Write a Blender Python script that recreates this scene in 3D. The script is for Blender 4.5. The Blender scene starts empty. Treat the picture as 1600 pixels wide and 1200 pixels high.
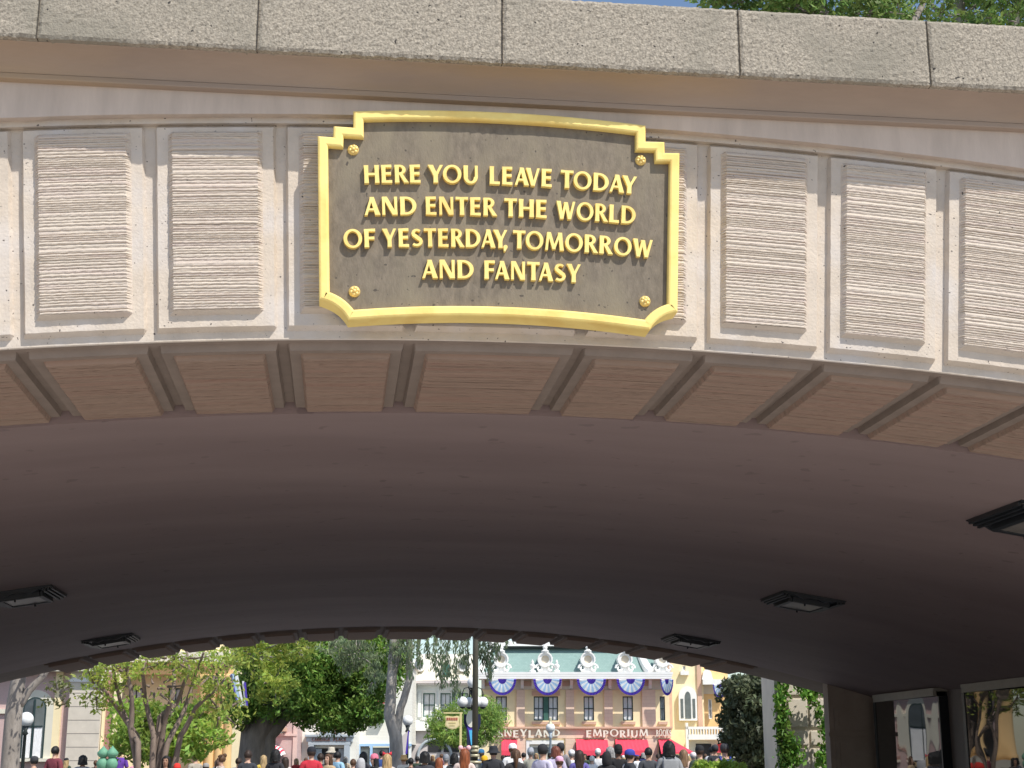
import bpy, bmesh, math, random
import numpy as np
from mathutils import Vector, Matrix, geometry
from math import sin, cos, pi, radians, sqrt, atan2, hypot
random.seed(7); rng = np.random.default_rng(7)
sc = bpy.context.scene; col = sc.collection

# ------------------------------------------------------------ camera, sky, sun, exposure
FPX = 2300.0; TH = math.atan(588/FPX); PSI = math.atan(275/(FPX/cos(TH))); EYE = 1.5
cd = bpy.data.cameras.new('camera'); cam = bpy.data.objects.new('camera', cd); col.objects.link(cam)
cam.location = (0, 0, EYE); cam.rotation_euler = (pi/2+TH, 0, -PSI)
cd.sensor_width = 36; cd.lens = 36*FPX/1600; cd.clip_start = .05; cd.clip_end = 5000
sc.camera = cam
SUN = Vector((.36, -.47, .80)).normalized()
SUN_EL = math.asin(SUN.z); SUN_AZ = atan2(SUN.x, SUN.y)
w = bpy.data.worlds.new("World"); sc.world = w; w.use_nodes = True
nt = w.node_tree; bg = nt.nodes['Background']
sky = nt.nodes.new('ShaderNodeTexSky'); sky.sky_type = 'NISHITA'; sky.sun_disc = False
sky.sun_elevation = SUN_EL; sky.sun_rotation = SUN_AZ; sky.air_density = 1.0; sky.dust_density = .6
tc = nt.nodes.new('ShaderNodeTexCoord'); mp = nt.nodes.new('ShaderNodeMapping'); mp.inputs['Scale'].default_value = (1, 1, 2.2); mp.inputs['Location'].default_value = (1.7, .6, .9)
nz = nt.nodes.new('ShaderNodeTexNoise'); nz.inputs['Scale'].default_value = 2.6; nz.inputs['Detail'].default_value = 7; nz.inputs['Roughness'].default_value = .6
rp = nt.nodes.new('ShaderNodeValToRGB'); rp.color_ramp.elements[0].position = .55; rp.color_ramp.elements[1].position = .72
mx = nt.nodes.new('ShaderNodeMixRGB'); mx.inputs['Color2'].default_value = (11, 11.2, 11.6, 1)
nt.links.new(tc.outputs['Generated'], mp.inputs['Vector']); nt.links.new(mp.outputs['Vector'], nz.inputs['Vector'])
nt.links.new(nz.outputs['Fac'], rp.inputs['Fac']); nt.links.new(rp.outputs['Color'], mx.inputs['Fac'])
nt.links.new(sky.outputs['Color'], mx.inputs['Color1']); nt.links.new(mx.outputs['Color'], bg.inputs['Color'])
bg.inputs['Strength'].default_value = .13
sl = bpy.data.lights.new('sun', 'SUN'); sl.energy = 4.0; sl.angle = radians(.5); sl.color = (1, .955, .88)
so = bpy.data.objects.new('sun', sl); col.objects.link(so)
so.rotation_euler = SUN.to_track_quat('Z', 'Y').to_euler(); so.location = (5, -5, 30)
vs = sc.view_settings; vs.view_transform = 'Standard'; vs.look = 'None'; vs.gamma = 1; vs.use_curve_mapping = False
vs.exposure = .3

# ------------------------------------------------------------ materials
def mat(name, base, rough=.7, var=.15, scale=6.0, bump=0.0, bscale=None, metal=0.0, spec=.4, stretch=(1, 1, 1),
        spots=None, tint=None, tscale=1.5, trans=0.0, leafvar=0.0, detail=5, coat=0.0, pit=0.0):
    m = bpy.data.materials.new(name); m.use_nodes = True; n = m.node_tree; b = n.nodes['Principled BSDF']
    N = n.nodes.new; L = n.links.new
    b.inputs['Roughness'].default_value = rough; b.inputs['Metallic'].default_value = metal
    b.inputs['Specular IOR Level'].default_value = spec; b.inputs['Coat Weight'].default_value = coat
    geo = N('ShaderNodeTexCoord'); mpn = N('ShaderNodeMapping'); mpn.inputs['Scale'].default_value = stretch
    L(geo.outputs['Object'], mpn.inputs['Vector'])
    nz = N('ShaderNodeTexNoise'); nz.inputs['Scale'].default_value = scale; nz.inputs['Detail'].default_value = detail; nz.inputs['Roughness'].default_value = .62
    L(mpn.outputs['Vector'], nz.inputs['Vector'])
    rp = N('ShaderNodeValToRGB'); rp.color_ramp.elements[0].position = .3; rp.color_ramp.elements[1].position = .7
    rp.color_ramp.elements[0].color = tuple(c*(1-var) for c in base)+(1,)
    rp.color_ramp.elements[1].color = tuple(min(1, c*(1+var)) for c in base)+(1,)
    L(nz.outputs['Fac'], rp.inputs['Fac']); out = rp.outputs['Color']
    if tint:
        n2 = N('ShaderNodeTexNoise'); n2.inputs['Scale'].default_value = tscale; n2.inputs['Detail'].default_value = 4
        L(mpn.outputs['Vector'], n2.inputs['Vector'])
        r2 = N('ShaderNodeValToRGB'); r2.color_ramp.elements[0].position = .48; r2.color_ramp.elements[1].position = .68
        L(n2.outputs['Fac'], r2.inputs['Fac'])
        x = N('ShaderNodeMixRGB'); x.inputs['Color2'].default_value = tuple(tint)+(1,)
        L(r2.outputs['Color'], x.inputs['Fac']); L(out, x.inputs['Color1']); out = x.outputs['Color']
    if spots:                                    # small dark pits: (scale, threshold, colour)
        v = N('ShaderNodeTexNoise'); v.inputs['Scale'].default_value = spots[0]; v.inputs['Detail'].default_value = 1
        L(geo.outputs['Object'], v.inputs['Vector'])
        r3 = N('ShaderNodeValToRGB'); r3.color_ramp.elements[0].position = spots[1]; r3.color_ramp.elements[1].position = spots[1]+.03
        L(v.outputs['Fac'], r3.inputs['Fac'])
        x = N('ShaderNodeMixRGB'); x.inputs['Color2'].default_value = tuple(spots[2])+(1,)
        L(r3.outputs['Color'], x.inputs['Fac']); L(out, x.inputs['Color1']); out = x.outputs['Color']
    if leafvar:
        g = N('ShaderNodeNewGeometry'); wn = N('ShaderNodeTexNoise'); wn.inputs['Scale'].default_value = leafvar; wn.inputs['Detail'].default_value = 2
        L(g.outputs['Position'], wn.inputs['Vector'])
        hs = N('ShaderNodeHueSaturation'); mr = N('ShaderNodeMapRange')
        mr.inputs['From Min'].default_value = .3; mr.inputs['From Max'].default_value = .7; mr.inputs['To Min'].default_value = .5; mr.inputs['To Max'].default_value = 1.7
        L(wn.outputs['Fac'], mr.inputs['Value']); L(mr.outputs['Result'], hs.inputs['Value'])
        m2 = N('ShaderNodeMapRange'); m2.inputs['To Min'].default_value = .47; m2.inputs['To Max'].default_value = .53
        L(g.outputs['Random Per Island'], m2.inputs['Value']); L(m2.outputs['Result'], hs.inputs['Hue'])
        L(out, hs.inputs['Color']); out = hs.outputs['Color']
    L(out, b.inputs['Base Color'])
    if bump:
        nb = N('ShaderNodeTexNoise'); nb.inputs['Scale'].default_value = bscale or scale*4; nb.inputs['Detail'].default_value = 4
        L(mpn.outputs['Vector'], nb.inputs['Vector'])
        bp = N('ShaderNodeBump'); bp.inputs['Strength'].default_value = 1; bp.inputs['Distance'].default_value = bump
        L(nb.outputs['Fac'], bp.inputs['Height']); L(bp.outputs['Normal'], b.inputs['Normal'])
    if trans:
        tr = N('ShaderNodeBsdfTranslucent'); ms = N('ShaderNodeMixShader'); ms.inputs['Fac'].default_value = trans
        L(out, tr.inputs['Color']); L(b.outputs['BSDF'], ms.inputs[1]); L(tr.outputs['BSDF'], ms.inputs[2])
        L(ms.outputs['Shader'], n.nodes['Material Output'].inputs['Surface'])
    return m

def brick_mat(name, c1, c2, mortar, scale=3.0, bw=.5, rh=.25, ms=.02):
    m = bpy.data.materials.new(name); m.use_nodes = True; n = m.node_tree; b = n.nodes['Principled BSDF']
    t = n.nodes.new('ShaderNodeTexCoord'); mp = n.nodes.new('ShaderNodeMapping'); mp.inputs['Rotation'].default_value = (pi/2, 0, 0)
    br = n.nodes.new('ShaderNodeTexBrick'); br.inputs['Scale'].default_value = scale; br.inputs['Mortar Size'].default_value = ms
    br.inputs['Brick Width'].default_value = bw; br.inputs['Row Height'].default_value = rh
    br.inputs['Color1'].default_value = tuple(c1)+(1,); br.inputs['Color2'].default_value = tuple(c2)+(1,); br.inputs['Mortar'].default_value = tuple(mortar)+(1,)
    n.links.new(t.outputs['Object'], mp.inputs['Vector']); n.links.new(mp.outputs['Vector'], br.inputs['Vector'])
    n.links.new(br.outputs['Color'], b.inputs['Base Color']); b.inputs['Roughness'].default_value = .85
    return m

PC = (.575, .495, .41)
M = {}
M['stone'] = mat('painted_stone', PC, .85, .10, 9, .0022, 90, spots=(75, .735, (.12, .10, .09)), tint=(.60, .55, .51), tscale=3)
M['flute'] = mat('fluted_stone', (.605, .525, .44), .9, .10, 1.0, .0012, 70, stretch=(2.5, 2.5, 60), spots=(55, .75, (.10, .09, .08)), tint=(.585, .49, .425), tscale=.8)
M['fascia'] = mat('fascia_paint', (.57, .475, .40), .8, .12, 3.2, .0008, 60, stretch=(3, 3, .6))
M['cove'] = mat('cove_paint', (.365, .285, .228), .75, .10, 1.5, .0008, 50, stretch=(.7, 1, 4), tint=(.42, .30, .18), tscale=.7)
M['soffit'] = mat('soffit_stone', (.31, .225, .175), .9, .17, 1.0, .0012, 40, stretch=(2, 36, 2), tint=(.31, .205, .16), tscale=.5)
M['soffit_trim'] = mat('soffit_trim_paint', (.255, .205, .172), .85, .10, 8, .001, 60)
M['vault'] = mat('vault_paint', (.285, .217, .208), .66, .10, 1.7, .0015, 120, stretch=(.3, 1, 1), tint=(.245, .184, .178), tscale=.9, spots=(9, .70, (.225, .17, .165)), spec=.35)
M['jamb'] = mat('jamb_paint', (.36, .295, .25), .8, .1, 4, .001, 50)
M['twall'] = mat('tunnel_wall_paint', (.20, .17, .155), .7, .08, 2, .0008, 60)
M['coping'] = mat('aggregate_concrete', (.335, .295, .238), .95, .5, 95, .0042, 130, tint=(.27, .243, .195), tscale=2.4, detail=4, spots=(38, .745, (.05, .045, .04)))
M['gold'] = mat('gold_paint', (.94, .735, .255), .62, .06, 9, .0009, 70, spec=.25, tint=(.86, .62, .19), tscale=7)
M['gold_metal'] = mat('gold_leaf', (.84, .62, .22), .4, .12, 30, metal=.25)
M['bronze'] = mat('bronze_board', (.180, .147, .108), .6, .25, 34, .0012, 150, tint=(.225, .188, .13), tscale=7, spec=.3, stretch=(1, 1, .45), spots=(46, .735, (.085, .07, .055)))
M['black'] = mat('black_paint', (.012, .014, .018), .4, .2, 8)
M['dark_bronze'] = mat('dark_fixture_metal', (.018, .022, .026), .45, .3, 12, spec=.5)
M['lens'] = mat('frosted_lens', (.20, .185, .165), .35, .2, 8)
M['lens_dark'] = mat('smoked_glass', (.03, .032, .035), .1, .2, 5)
M['fix_tan'] = mat('fixture_trim', (.30, .27, .23), .5, .1, 8)
M['paving'] = mat('concrete_paving', (.37, .335, .305), .9, .15, 1.2, .003, 30, tint=(.30, .265, .24), tscale=.4)
M['bounce_floor'] = mat('bounce_floor', (.50, .46, .42), .85, .12, 1.5, .002, 30)
M['asphalt'] = mat('asphalt', (.06, .06, .062), .9, .2, 20)
M['white'] = mat('white_paint', (.84, .83, .80), .6, .04, 3)
M['cream'] = mat('cream_paint', (.74, .70, .58), .7, .06, 2)
M['yellow'] = mat('yellow_stucco', (.92, .77, .48), .8, .07, 1.2)
M['yellow_warm'] = mat('ochre_stucco', (.84, .56, .26), .8, .08, 1.2)
M['frieze'] = mat('frieze_stone', (.70, .62, .50), .8, .08, 2)
M['frieze_brown'] = mat('frieze_panel_brown', (.55, .38, .29), .8, .08, 2)
M['brickpink'] = brick_mat('pink_brick', (.80, .60, .46), (.77, .565, .43), (.70, .51, .39), 1.6, .9, .32, .02)
M['brickred'] = brick_mat('red_brick', (.40, .20, .16), (.34, .16, .13), (.46, .34, .30), 4.0)
M['brickrose'] = brick_mat('rose_brick', (.60, .42, .40), (.55, .39, .36), (.60, .46, .43), 6.0)
M['terracotta'] = mat('terracotta', (.66, .43, .31), .8, .08, 2)
M['roof_green'] = brick_mat('green_slate', (.21, .315, .29), (.24, .35, .325), (.175, .27, .25), 2.2, .35, .22, .012)
M['winframe'] = mat('window_frame_dark', (.025, .05, .05), .5, .1, 5)
M['glass'] = mat('window_glass', (.10, .12, .13), .06, .3, 2, spec=.8)
M['curtain'] = mat('lace_curtain', (.82, .82, .82), .8, .15, 8, stretch=(6, 1, 1))
M['shutter'] = mat('shutter_green', (.05, .14, .11), .6, .1, 4)
M['red'] = mat('red_canvas', (.76, .06, .105), .75, .06, 3)
M['purple'] = mat('bunting_blue_violet', (.09, .05, .42), .8, .06, 4)
M['bwhite'] = mat('bunting_white', (.78, .78, .78), .85, .05, 4)
M['bblue'] = mat('bunting_pale_blue', (.42, .58, .76), .85, .05, 4)
M['blue'] = mat('blue_paint', (.36, .55, .78), .6, .06, 3)
M['bluegrey'] = mat('blue_grey_paint', (.42, .48, .53), .6, .06, 3)
M['siding'] = mat('pale_siding', (.80, .78, .70), .7, .05, 1.0, .01, 1.2, stretch=(.02, .02, 7))
M['mint'] = mat('mint_white_siding', (.82, .85, .82), .7, .05, 1.0, .01, 1.2, stretch=(.02, .02, 7))
M['pink'] = mat('pink_paint', (.76, .54, .48), .8, .06, 2)
M['lilac'] = mat('lilac_grey_paint', (.66, .60, .58), .8, .06, 2)
M['beige'] = mat('beige_stone_blocks', (.66, .59, .49), .85, .08, 2.5, .002, 30)
M['bark'] = mat('grey_bark', (.28, .25, .22), .9, .3, 7, .012, 16, stretch=(1, 1, .35))
M['bark_pale'] = mat('pale_bark', (.33, .30, .265), .9, .4, 4, .012, 14, stretch=(1, 1, .4))
M['bark_dark'] = mat('dark_bark', (.21, .175, .145), .95, .3, 6, .02, 10, stretch=(1, 1, .3))
M['bark_red'] = mat('smooth_brown_bark', (.20, .15, .12), .8, .3, 8, .006, 14, stretch=(1, 1, .3))
def leafmat(name, c, tr=.35, lv=.9): return mat(name, c, .55, .25, 30, trans=tr, leafvar=lv, spec=.3)
M['leaf_ficus'] = leafmat('ficus_leaf', (.15, .25, .045))
M['leaf_lime'] = leafmat('lime_leaf', (.27, .38, .07), .45)
M['leaf_yellow'] = leafmat('yellow_green_leaf', (.33, .40, .08), .5)
M['leaf_olive'] = leafmat('olive_leaf', (.14, .16, .05), .35)
M['leaf_dark'] = leafmat('dark_leaf', (.075, .09, .045), .2, 1.6)
M['leaf_ivy'] = leafmat('ivy_leaf', (.13, .26, .04), .35, 2.5)
M['leaf_top'] = leafmat('tree_leaf', (.17, .26, .07), .4)
M['leaf_euc'] = leafmat('drooping_leaf', (.24, .30, .16), .4)
M['leaf_bush'] = leafmat('feathery_leaf', (.26, .38, .09), .45)
M['globe'] = mat('opal_globe', (.82, .82, .80), .25, .02, 3, spec=.5)
M['post'] = mat('lamp_post_paint', (.022, .028, .026), .45, .2, 5)
M['pole'] = mat('pole_olive_paint', (.07, .065, .045), .5, .15, 4)
M['brass'] = mat('weathered_gilding', (.50, .45, .30), .45, .2, 14, metal=.3)
M['post_yellow'] = mat('sign_post_yellow', (.72, .62, .30), .6, .1, 4)
M['verdigris'] = mat('verdigris_paint', (.14, .34, .22), .6, .15, 6)
M['sign_cream'] = mat('sign_cream', (.80, .66, .38), .6, .08, 4)
M['sign_red'] = mat('sign_red_letter', (.42, .07, .04), .6, .1, 4)
M['sign_letter'] = mat('cream_letter', (.80, .76, .64), .6, .04, 4)
M['sign_dark'] = mat('brown_letter', (.20, .08, .05), .7, .1, 4)
M['dark_in'] = mat('dark_interior', (.03, .03, .033), .6, .3, 1.5)
M['cyan'] = mat('banner_cyan', (.10, .52, .85), .7, .08, 3)
M['navy'] = mat('banner_navy', (.018, .022, .06), .7, .1, 3)

# ------------------------------------------------------------ mesh helpers
class MB:
    def __init__(s): s.v = []; s.f = []; s.mi = []; s.cur = 0
    def add(s, vs, fs):
        o = len(s.v); s.v += [tuple(v) for v in vs]; s.f += [tuple(i+o for i in f) for f in fs]; s.mi += [s.cur]*len(fs); return s
    def box(s, x0, x1, y0, y1, z0, z1):
        return s.add([(x0,y0,z0),(x1,y0,z0),(x1,y1,z0),(x0,y1,z0),(x0,y0,z1),(x1,y0,z1),(x1,y1,z1),(x0,y1,z1)],
                     [(3,2,1,0),(4,5,6,7),(0,1,5,4),(1,2,6,5),(2,3,7,6),(3,0,4,7)])
    def prism(s, poly, y0, y1):                  # polygon in (x, z), extruded along y (y0 nearer the viewer)
        n = len(poly)
        a = sum(poly[i][0]*poly[(i+1)%n][1]-poly[(i+1)%n][0]*poly[i][1] for i in range(n))
        if a < 0: poly = poly[::-1]
        vs = [(x, y0, z) for x, z in poly]+[(x, y1, z) for x, z in poly]
        return s.add(vs, [tuple(range(n)), tuple(range(2*n-1, n-1, -1))]+[(i, i+n, (i+1)%n+n, (i+1)%n) for i in range(n)])
    def tube(s, pts, rad, n=10, cap=True):
        pts = [Vector(p) for p in pts]; rad = rad if hasattr(rad, '__len__') else [rad]*len(pts)
        vs = []; fs = []; prev = None
        for i, p in enumerate(pts):
            d = (pts[min(i+1, len(pts)-1)]-pts[max(i-1, 0)]).normalized()
            a = prev if prev is not None else (Vector((1, 0, 0)) if abs(d.x) < .8 else Vector((0, 1, 0)))
            a = (a-d*a.dot(d)).normalized(); b = d.cross(a); prev = a
            vs += [p+(a*cos(2*pi*k/n)+b*sin(2*pi*k/n))*rad[i] for k in range(n)]
        for i in range(len(pts)-1):
            fs += [(i*n+k, i*n+(k+1)%n, (i+1)*n+(k+1)%n, (i+1)*n+k) for k in range(n)]
        if cap: fs += [tuple(range(n-1, -1, -1)), tuple(range((len(pts)-1)*n, len(pts)*n))]
        return s.add(vs, fs)
    def lathe(s, prof, c=(0, 0, 0), n=20, arc=2*pi):      # profile of (r, z) about the vertical through c
        m = len(prof); vs = []; fs = []
        for k in range(n):
            a = arc*k/n; vs += [(c[0]+r*cos(a), c[1]+r*sin(a), c[2]+z) for r, z in prof]
        for k in range(n):
            for j in range(m-1):
                q = [k*m+j, ((k+1)%n)*m+j, ((k+1)%n)*m+j+1, k*m+j+1]; fs.append(tuple(q))
        return s.add(vs, fs)
    def ball(s, c, r, n=16, m=10, sq=(1, 1, 1)):
        prof = [(r*sin(pi*j/m)+1e-5, -r*cos(pi*j/m)) for j in range(m+1)]
        o = len(s.v); s.lathe(prof, (0, 0, 0), n)
        for i in range(o, len(s.v)): x, y, z = s.v[i]; s.v[i] = (c[0]+x*sq[0], c[1]+y*sq[1], c[2]+z*sq[2])
        return s
    def xf(s, fn): s.v = [tuple(fn(*v)) for v in s.v]; return s

def wmat(o):
    if o is None: return Matrix.Identity(4)
    m = Matrix.LocRotScale(o.location, o.rotation_euler, o.scale)
    return wmat(o.parent) @ m if o.parent else m

def obj(name, mb, m, parent=None, world=False, smooth=False):
    me = bpy.data.meshes.new(name); vs = mb.v
    if world and parent is not None:
        inv = wmat(parent).inverted(); vs = [tuple(inv @ Vector(v)) for v in vs]
    me.from_pydata(vs, [], mb.f); me.update()
    ms = m if isinstance(m, (list, tuple)) else [m]
    for x in ms: me.materials.append(M[x] if isinstance(x, str) else x)
    if len(ms) > 1: me.polygons.foreach_set('material_index', mb.mi)
    if smooth: me.polygons.foreach_set('use_smooth', [True]*len(me.polygons))
    o = bpy.data.objects.new(name, me); col.objects.link(o)
    if parent is not None: o.parent = parent
    return o
def tag(o, label=None, cat=None, group=None, kind=None):
    for k, v in (('label', label), ('category', cat), ('group', group), ('kind', kind)):
        if v: o[k] = v
    return o
def thing(name, label, cat, loc=(0, 0, 0), rz=0, group=None):
    o = bpy.data.objects.new(name, None); col.objects.link(o); o.location = loc; o.rotation_euler = (0, 0, rz); o.empty_display_size = .2
    return tag(o, label, cat, group)
def bevel(o, wd, seg=2, ang=40):
    b = o.modifiers.new('bevel', 'BEVEL'); b.width = wd; b.segments = seg; b.limit_method = 'ANGLE'; b.angle_limit = radians(ang); return o
def copy_tree(o, parent=None):
    c = o.copy(); col.objects.link(c)
    if parent is not None: c.parent = parent
    for ch in list(o.children): copy_tree(ch, c)
    return c

# where a sight line of the survey meets a distance: street frame (u to the right, w away, z up), turned by the camera's heading
def T(x, y, wd):
    a = (x-800)/FPX; b = (y-600)/FPX
    dw = cos(TH)+b*sin(TH); dz = sin(TH)-b*cos(TH)
    return a*wd/dw, EYE+wd*dz/dw
def street(u, wd, z=0): return Vector((u*cos(PSI)+wd*sin(PSI), -u*sin(PSI)+wd*cos(PSI), z))
def back(x, y, Y):                               # the same for a plane parallel to the bridge's face
    u, z = T(x, y, 1.0); d = street(u, 1.0, z-EYE); t = Y/d.y
    return d.x*t, EYE+d.z*t

# ------------------------------------------------------------ union of strokes -> solid lettering
def union_solid(mb, polys, place, t0, t1):
    """polys: 2-D polygons of one glyph (they may overlap); place(x, z, depth) puts a point in space"""
    V = []; Fc = []
    for p in polys:
        a = sum(p[i][0]*p[(i+1)%len(p)][1]-p[(i+1)%len(p)][0]*p[i][1] for i in range(len(p)))
        if a < 0: p = p[::-1]
        Fc.append(list(range(len(V), len(V)+len(p)))); V += [Vector(q) for q in p]
    r = geometry.delaunay_2d_cdt(V, [], Fc, 0, 1e-5)
    vs, tris = r[0], [f for f, og in zip(r[2], r[5]) if og]
    n = len(vs); cnt = {}
    for f in tris:
        for i in range(len(f)):
            e = (f[i], f[(i+1) % len(f)]); cnt[e] = 1
    out = [place(v.x, v.y, t0) for v in vs]+[place(v.x, v.y, t1) for v in vs]
    fs = [tuple(f) for f in tris]
    for (a, b) in cnt:
        if (b, a) not in cnt: fs.append((b, a, a+n, b+n))
    mb.add(out, fs)

def st(x0, y0, x1, y1, w0, w1=None, fl=.06):     # upright or slanting stroke, flared at both ends
    w1 = w1 or w0; P = []
    ts = [0, .12, .3, .7, .88, 1]; k = [1+fl*2.2, 1+fl, 1, 1, 1+fl, 1+fl*2.2]
    L = []; R = []
    for t, q in zip(ts, k):
        ww = (w0+(w1-w0)*t)*q/2; x = x0+(x1-x0)*t; y = y0+(y1-y0)*t; L.append((x-ww, y)); R.append((x+ww, y))
    return [L[i] for i in range(len(L))][::1]+R[::-1]
def bar(x0, x1, y, t, fl=.16): return [(x0, y-t/2), (x1, y-t/2*(1+fl*1.6)), (x1, y+t/2*(1+fl*1.6)), (x0, y+t/2)]
def ring(cx, cy, rx, ry, tx, ty, a0=0, a1=360, n=26):
    P = []
    for i in range(n):
        q = []
        for a, inn in ((a0+(a1-a0)*i/n, 0), (a0+(a1-a0)*(i+1)/n, 0), (a0+(a1-a0)*(i+1)/n, 1), (a0+(a1-a0)*i/n, 1)):
            r = radians(a); q.append((cx+(rx-tx*inn)*cos(r), cy+(ry-ty*inn)*sin(r)))
        P.append(q)
    return P
def path(pts, ws):
    P = []
    nrm = []
    for i in range(len(pts)):
        a = pts[max(i-1, 0)]; b = pts[min(i+1, len(pts)-1)]; d = hypot(b[0]-a[0], b[1]-a[1]); nrm.append((-(b[1]-a[1])/d, (b[0]-a[0])/d))
    for i in range(len(pts)-1):
        P.append([(pts[i][0]+nrm[i][0]*ws[i]/2, pts[i][1]+nrm[i][1]*ws[i]/2), (pts[i+1][0]+nrm[i+1][0]*ws[i+1]/2, pts[i+1][1]+nrm[i+1][1]*ws[i+1]/2),
                  (pts[i+1][0]-nrm[i+1][0]*ws[i+1]/2, pts[i+1][1]-nrm[i+1][1]*ws[i+1]/2), (pts[i][0]-nrm[i][0]*ws[i]/2, pts[i][1]-nrm[i][1]*ws[i]/2)])
    return P
S1 = .20; S2 = .125; BT = .125
def glyph(c):
    if c == 'H': return [st(.12, 0, .12, 1, S1), st(.64, 0, .64, 1, S1), bar(.12, .64, .5, .13, 0)], .76
    if c == 'E': return [st(.12, 0, .12, 1, S1), bar(.1, .53, BT/2, BT), bar(.1, .49, .52, BT), bar(.1, .52, 1-BT/2, BT)], .57
    if c == 'F': return [st(.12, 0, .12, 1, S1), bar(.1, .49, .50, BT), bar(.1, .54, 1-BT/2, BT)], .55
    if c == 'L': return [st(.12, 0, .12, 1, S1), bar(.1, .52, BT/2, BT)], .55
    if c == 'T': return [st(.31, 0, .31, .98, S1), [(0, 1-BT*1.15), (.31, 1-BT), (.62, 1-BT*1.15), (.62, 1.015), (.31, 1), (0, 1.015)]], .62
    if c == 'R': return [st(.12, 0, .12, 1, S1)]+ring(.26, .73, .30, .27, .17, .11, -90, 90)+[bar(.1, .27, .945, .11, 0), bar(.1, .27, .515, .11, 0), st(.58, 0, .30, .50, .21, .18, .05)], .66
    if c == 'P': return [st(.12, 0, .12, 1, S1)]+ring(.26, .71, .31, .29, .18, .11, -90, 90)+[bar(.1, .27, .945, .11, 0), bar(.1, .27, .475, .11, 0)], .6
    if c == 'D': return [st(.12, 0, .12, 1, S1)]+ring(.27, .5, .49, .5, .18, .12, -90, 90)+[bar(.1, .28, .94, .12, 0), bar(.1, .28, .06, .12, 0)], .80
    if c == 'O': return ring(.44, .5, .44, .52, .17, .12, 0, 360, 36), .88
    if c == 'U': return [st(.12, .33, .12, 1, S1*.95, S1, .03), st(.62, .33, .62, 1, S2, S2, .06)]+ring(.353, .36, .33, .38, .18, .12, 180, 360), .74
    if c == 'Y': return [st(.34, 0, .34, .5, S1, S1), st(.34, .42, .10, 1, .21, .23), st(.36, .42, .62, 1, .14, .13)], .70
    if c == 'A': return [st(.06, 0, .34, 1, .12, .12, .04), st(.60, 0, .345, 1, .22, .19, .04), bar(.16, .50, .31, .11, 0)], .70
    if c == 'V': return [st(.33, 0, .08, 1, .18, .22, .04), st(.34, 0, .60, 1, .14, .12, .04)], .67
    if c == 'N': return [st(.09, 0, .09, 1, S2, S2), st(.65, 0, .65, 1, S2, S2), [(.04, 1.01), (.25, 1.01), (.70, 0), (.49, 0)]], .75
    if c == 'W': return [st(.27, 0, .09, 1, .17, .21, .04), st(.28, 0, .46, .92, .13, .12, .03), st(.67, 0, .47, .95, .17, .19, .03), st(.68, 0, .90, 1, .14, .12, .04)], .96
    if c == 'M': return [st(.07, 0, .16, 1, S2, S2, .04), st(.84, 0, .74, 1, .19, .19, .04), [(.10, 1), (.28, 1), (.53, .06), (.37, .06)], [(.37, .06), (.50, .06), (.80, 1), (.68, 1)]], .92
    if c == 'S':
        p = [(.285+.195*cos(radians(a)), .745+.175*sin(radians(a))) for a in (38, 65, 90, 115, 145, 180, 215, 245)]
        q = [(.265+.225*cos(radians(a)), .275+.195*sin(radians(a))) for a in (65, 35, 5, -25, -55, -90, -120, -142)]
        return path(p+q, [.10, .115, .12, .135, .155, .175, .19, .2, .2, .19, .175, .155, .135, .125, .12, .13]), .55
    if c == ',': return ring(.12, .06, .11, .11, .11, .11, 0, 360, 12)+[[(.02, .06), (.225, .06), (.11, -.20), (.04, -.18)]], .26
    if c == 'I': return [st(.12, 0, .12, 1, S1)], .26
    if c == 'B': return [st(.12, 0, .12, 1, S1)]+ring(.26, .75, .26, .25, .16, .11, -90, 90)+ring(.28, .27, .31, .27, .18, .12, -90, 90)+[bar(.1, .28, .945, .11, 0), bar(.1, .29, .52, .11, 0), bar(.1, .29, .06, .12, 0)], .62
    if c == 'K': return [st(.12, 0, .12, 1, S1), st(.20, .48, .56, 1, .15, .14), st(.60, 0, .27, .56, .21, .18)], .68
    if c == 'C': return ring(.44, .5, .44, .52, .18, .12, 50, 310), .74
    if c == 'G': return ring(.44, .5, .44, .52, .18, .12, 50, 325)+[st(.72, .1, .72, .48, S1, S1)], .84
    return [], .34
def word_layout(wd, gap=.085):
    out = []; x = 0
    for i, c in enumerate(wd):
        g, adv = glyph(c); k = gap
        if i+1 < len(wd):
            pr = c+wd[i+1]
            if pr in ('AV', 'AY', 'DA', 'TA', 'AT', 'FA', 'LE', 'YE', 'Y,', 'TO', 'YO'): k = {'AV': -.10, 'AY': -.07, 'DA': .01, 'TA': -.03, 'FA': .0, 'Y,': -.22, 'TO': .01, 'YO': -.02}.get(pr, gap)
        out.append((c, g, x, adv)); x += adv+k
    return out, x-gap
def sign_word(parent, text, x0, x1, z, h, y0, y1, m, name='letter', jitter=0):
    lay, tot = word_layout(text, .12); kx = (x1-x0)/tot
    for i, (c, g, gx, adv) in enumerate(lay):
        if not g: continue
        mb = MB(); dz = jitter*(1 if i % 2 else -1)
        union_solid(mb, g, lambda x, q, d: (x0+(gx+x)*kx, d, z+dz+q*h), y0, y1)
        obj(name, mb, m, parent)
# ------------------------------------------------------------ setting
def sheet(name, x0, x1, y0, y1, z, m):
    mb = MB(); mb.add([(x0,y0,z),(x1,y0,z),(x1,y1,z),(x0,y1,z)], [(0,1,2,3)]); return tag(obj(name, mb, m), kind='structure')
sheet('ground', -900, 900, -900, 1800, 0, 'paving')
sheet('street', -60, 60, 34, 300, .224, 'asphalt')
GZ = .22
sheet('path', -5.0, 6.5, 3.5, 20.3, .004, 'bounce_floor')  # pale underpass floor, added to bounce light up onto the vault
mb = MB(); mb.box(-400, 400, 20.4, 1500, -.5, GZ); tag(obj('plaza', mb, 'paving'), kind='structure')

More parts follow.
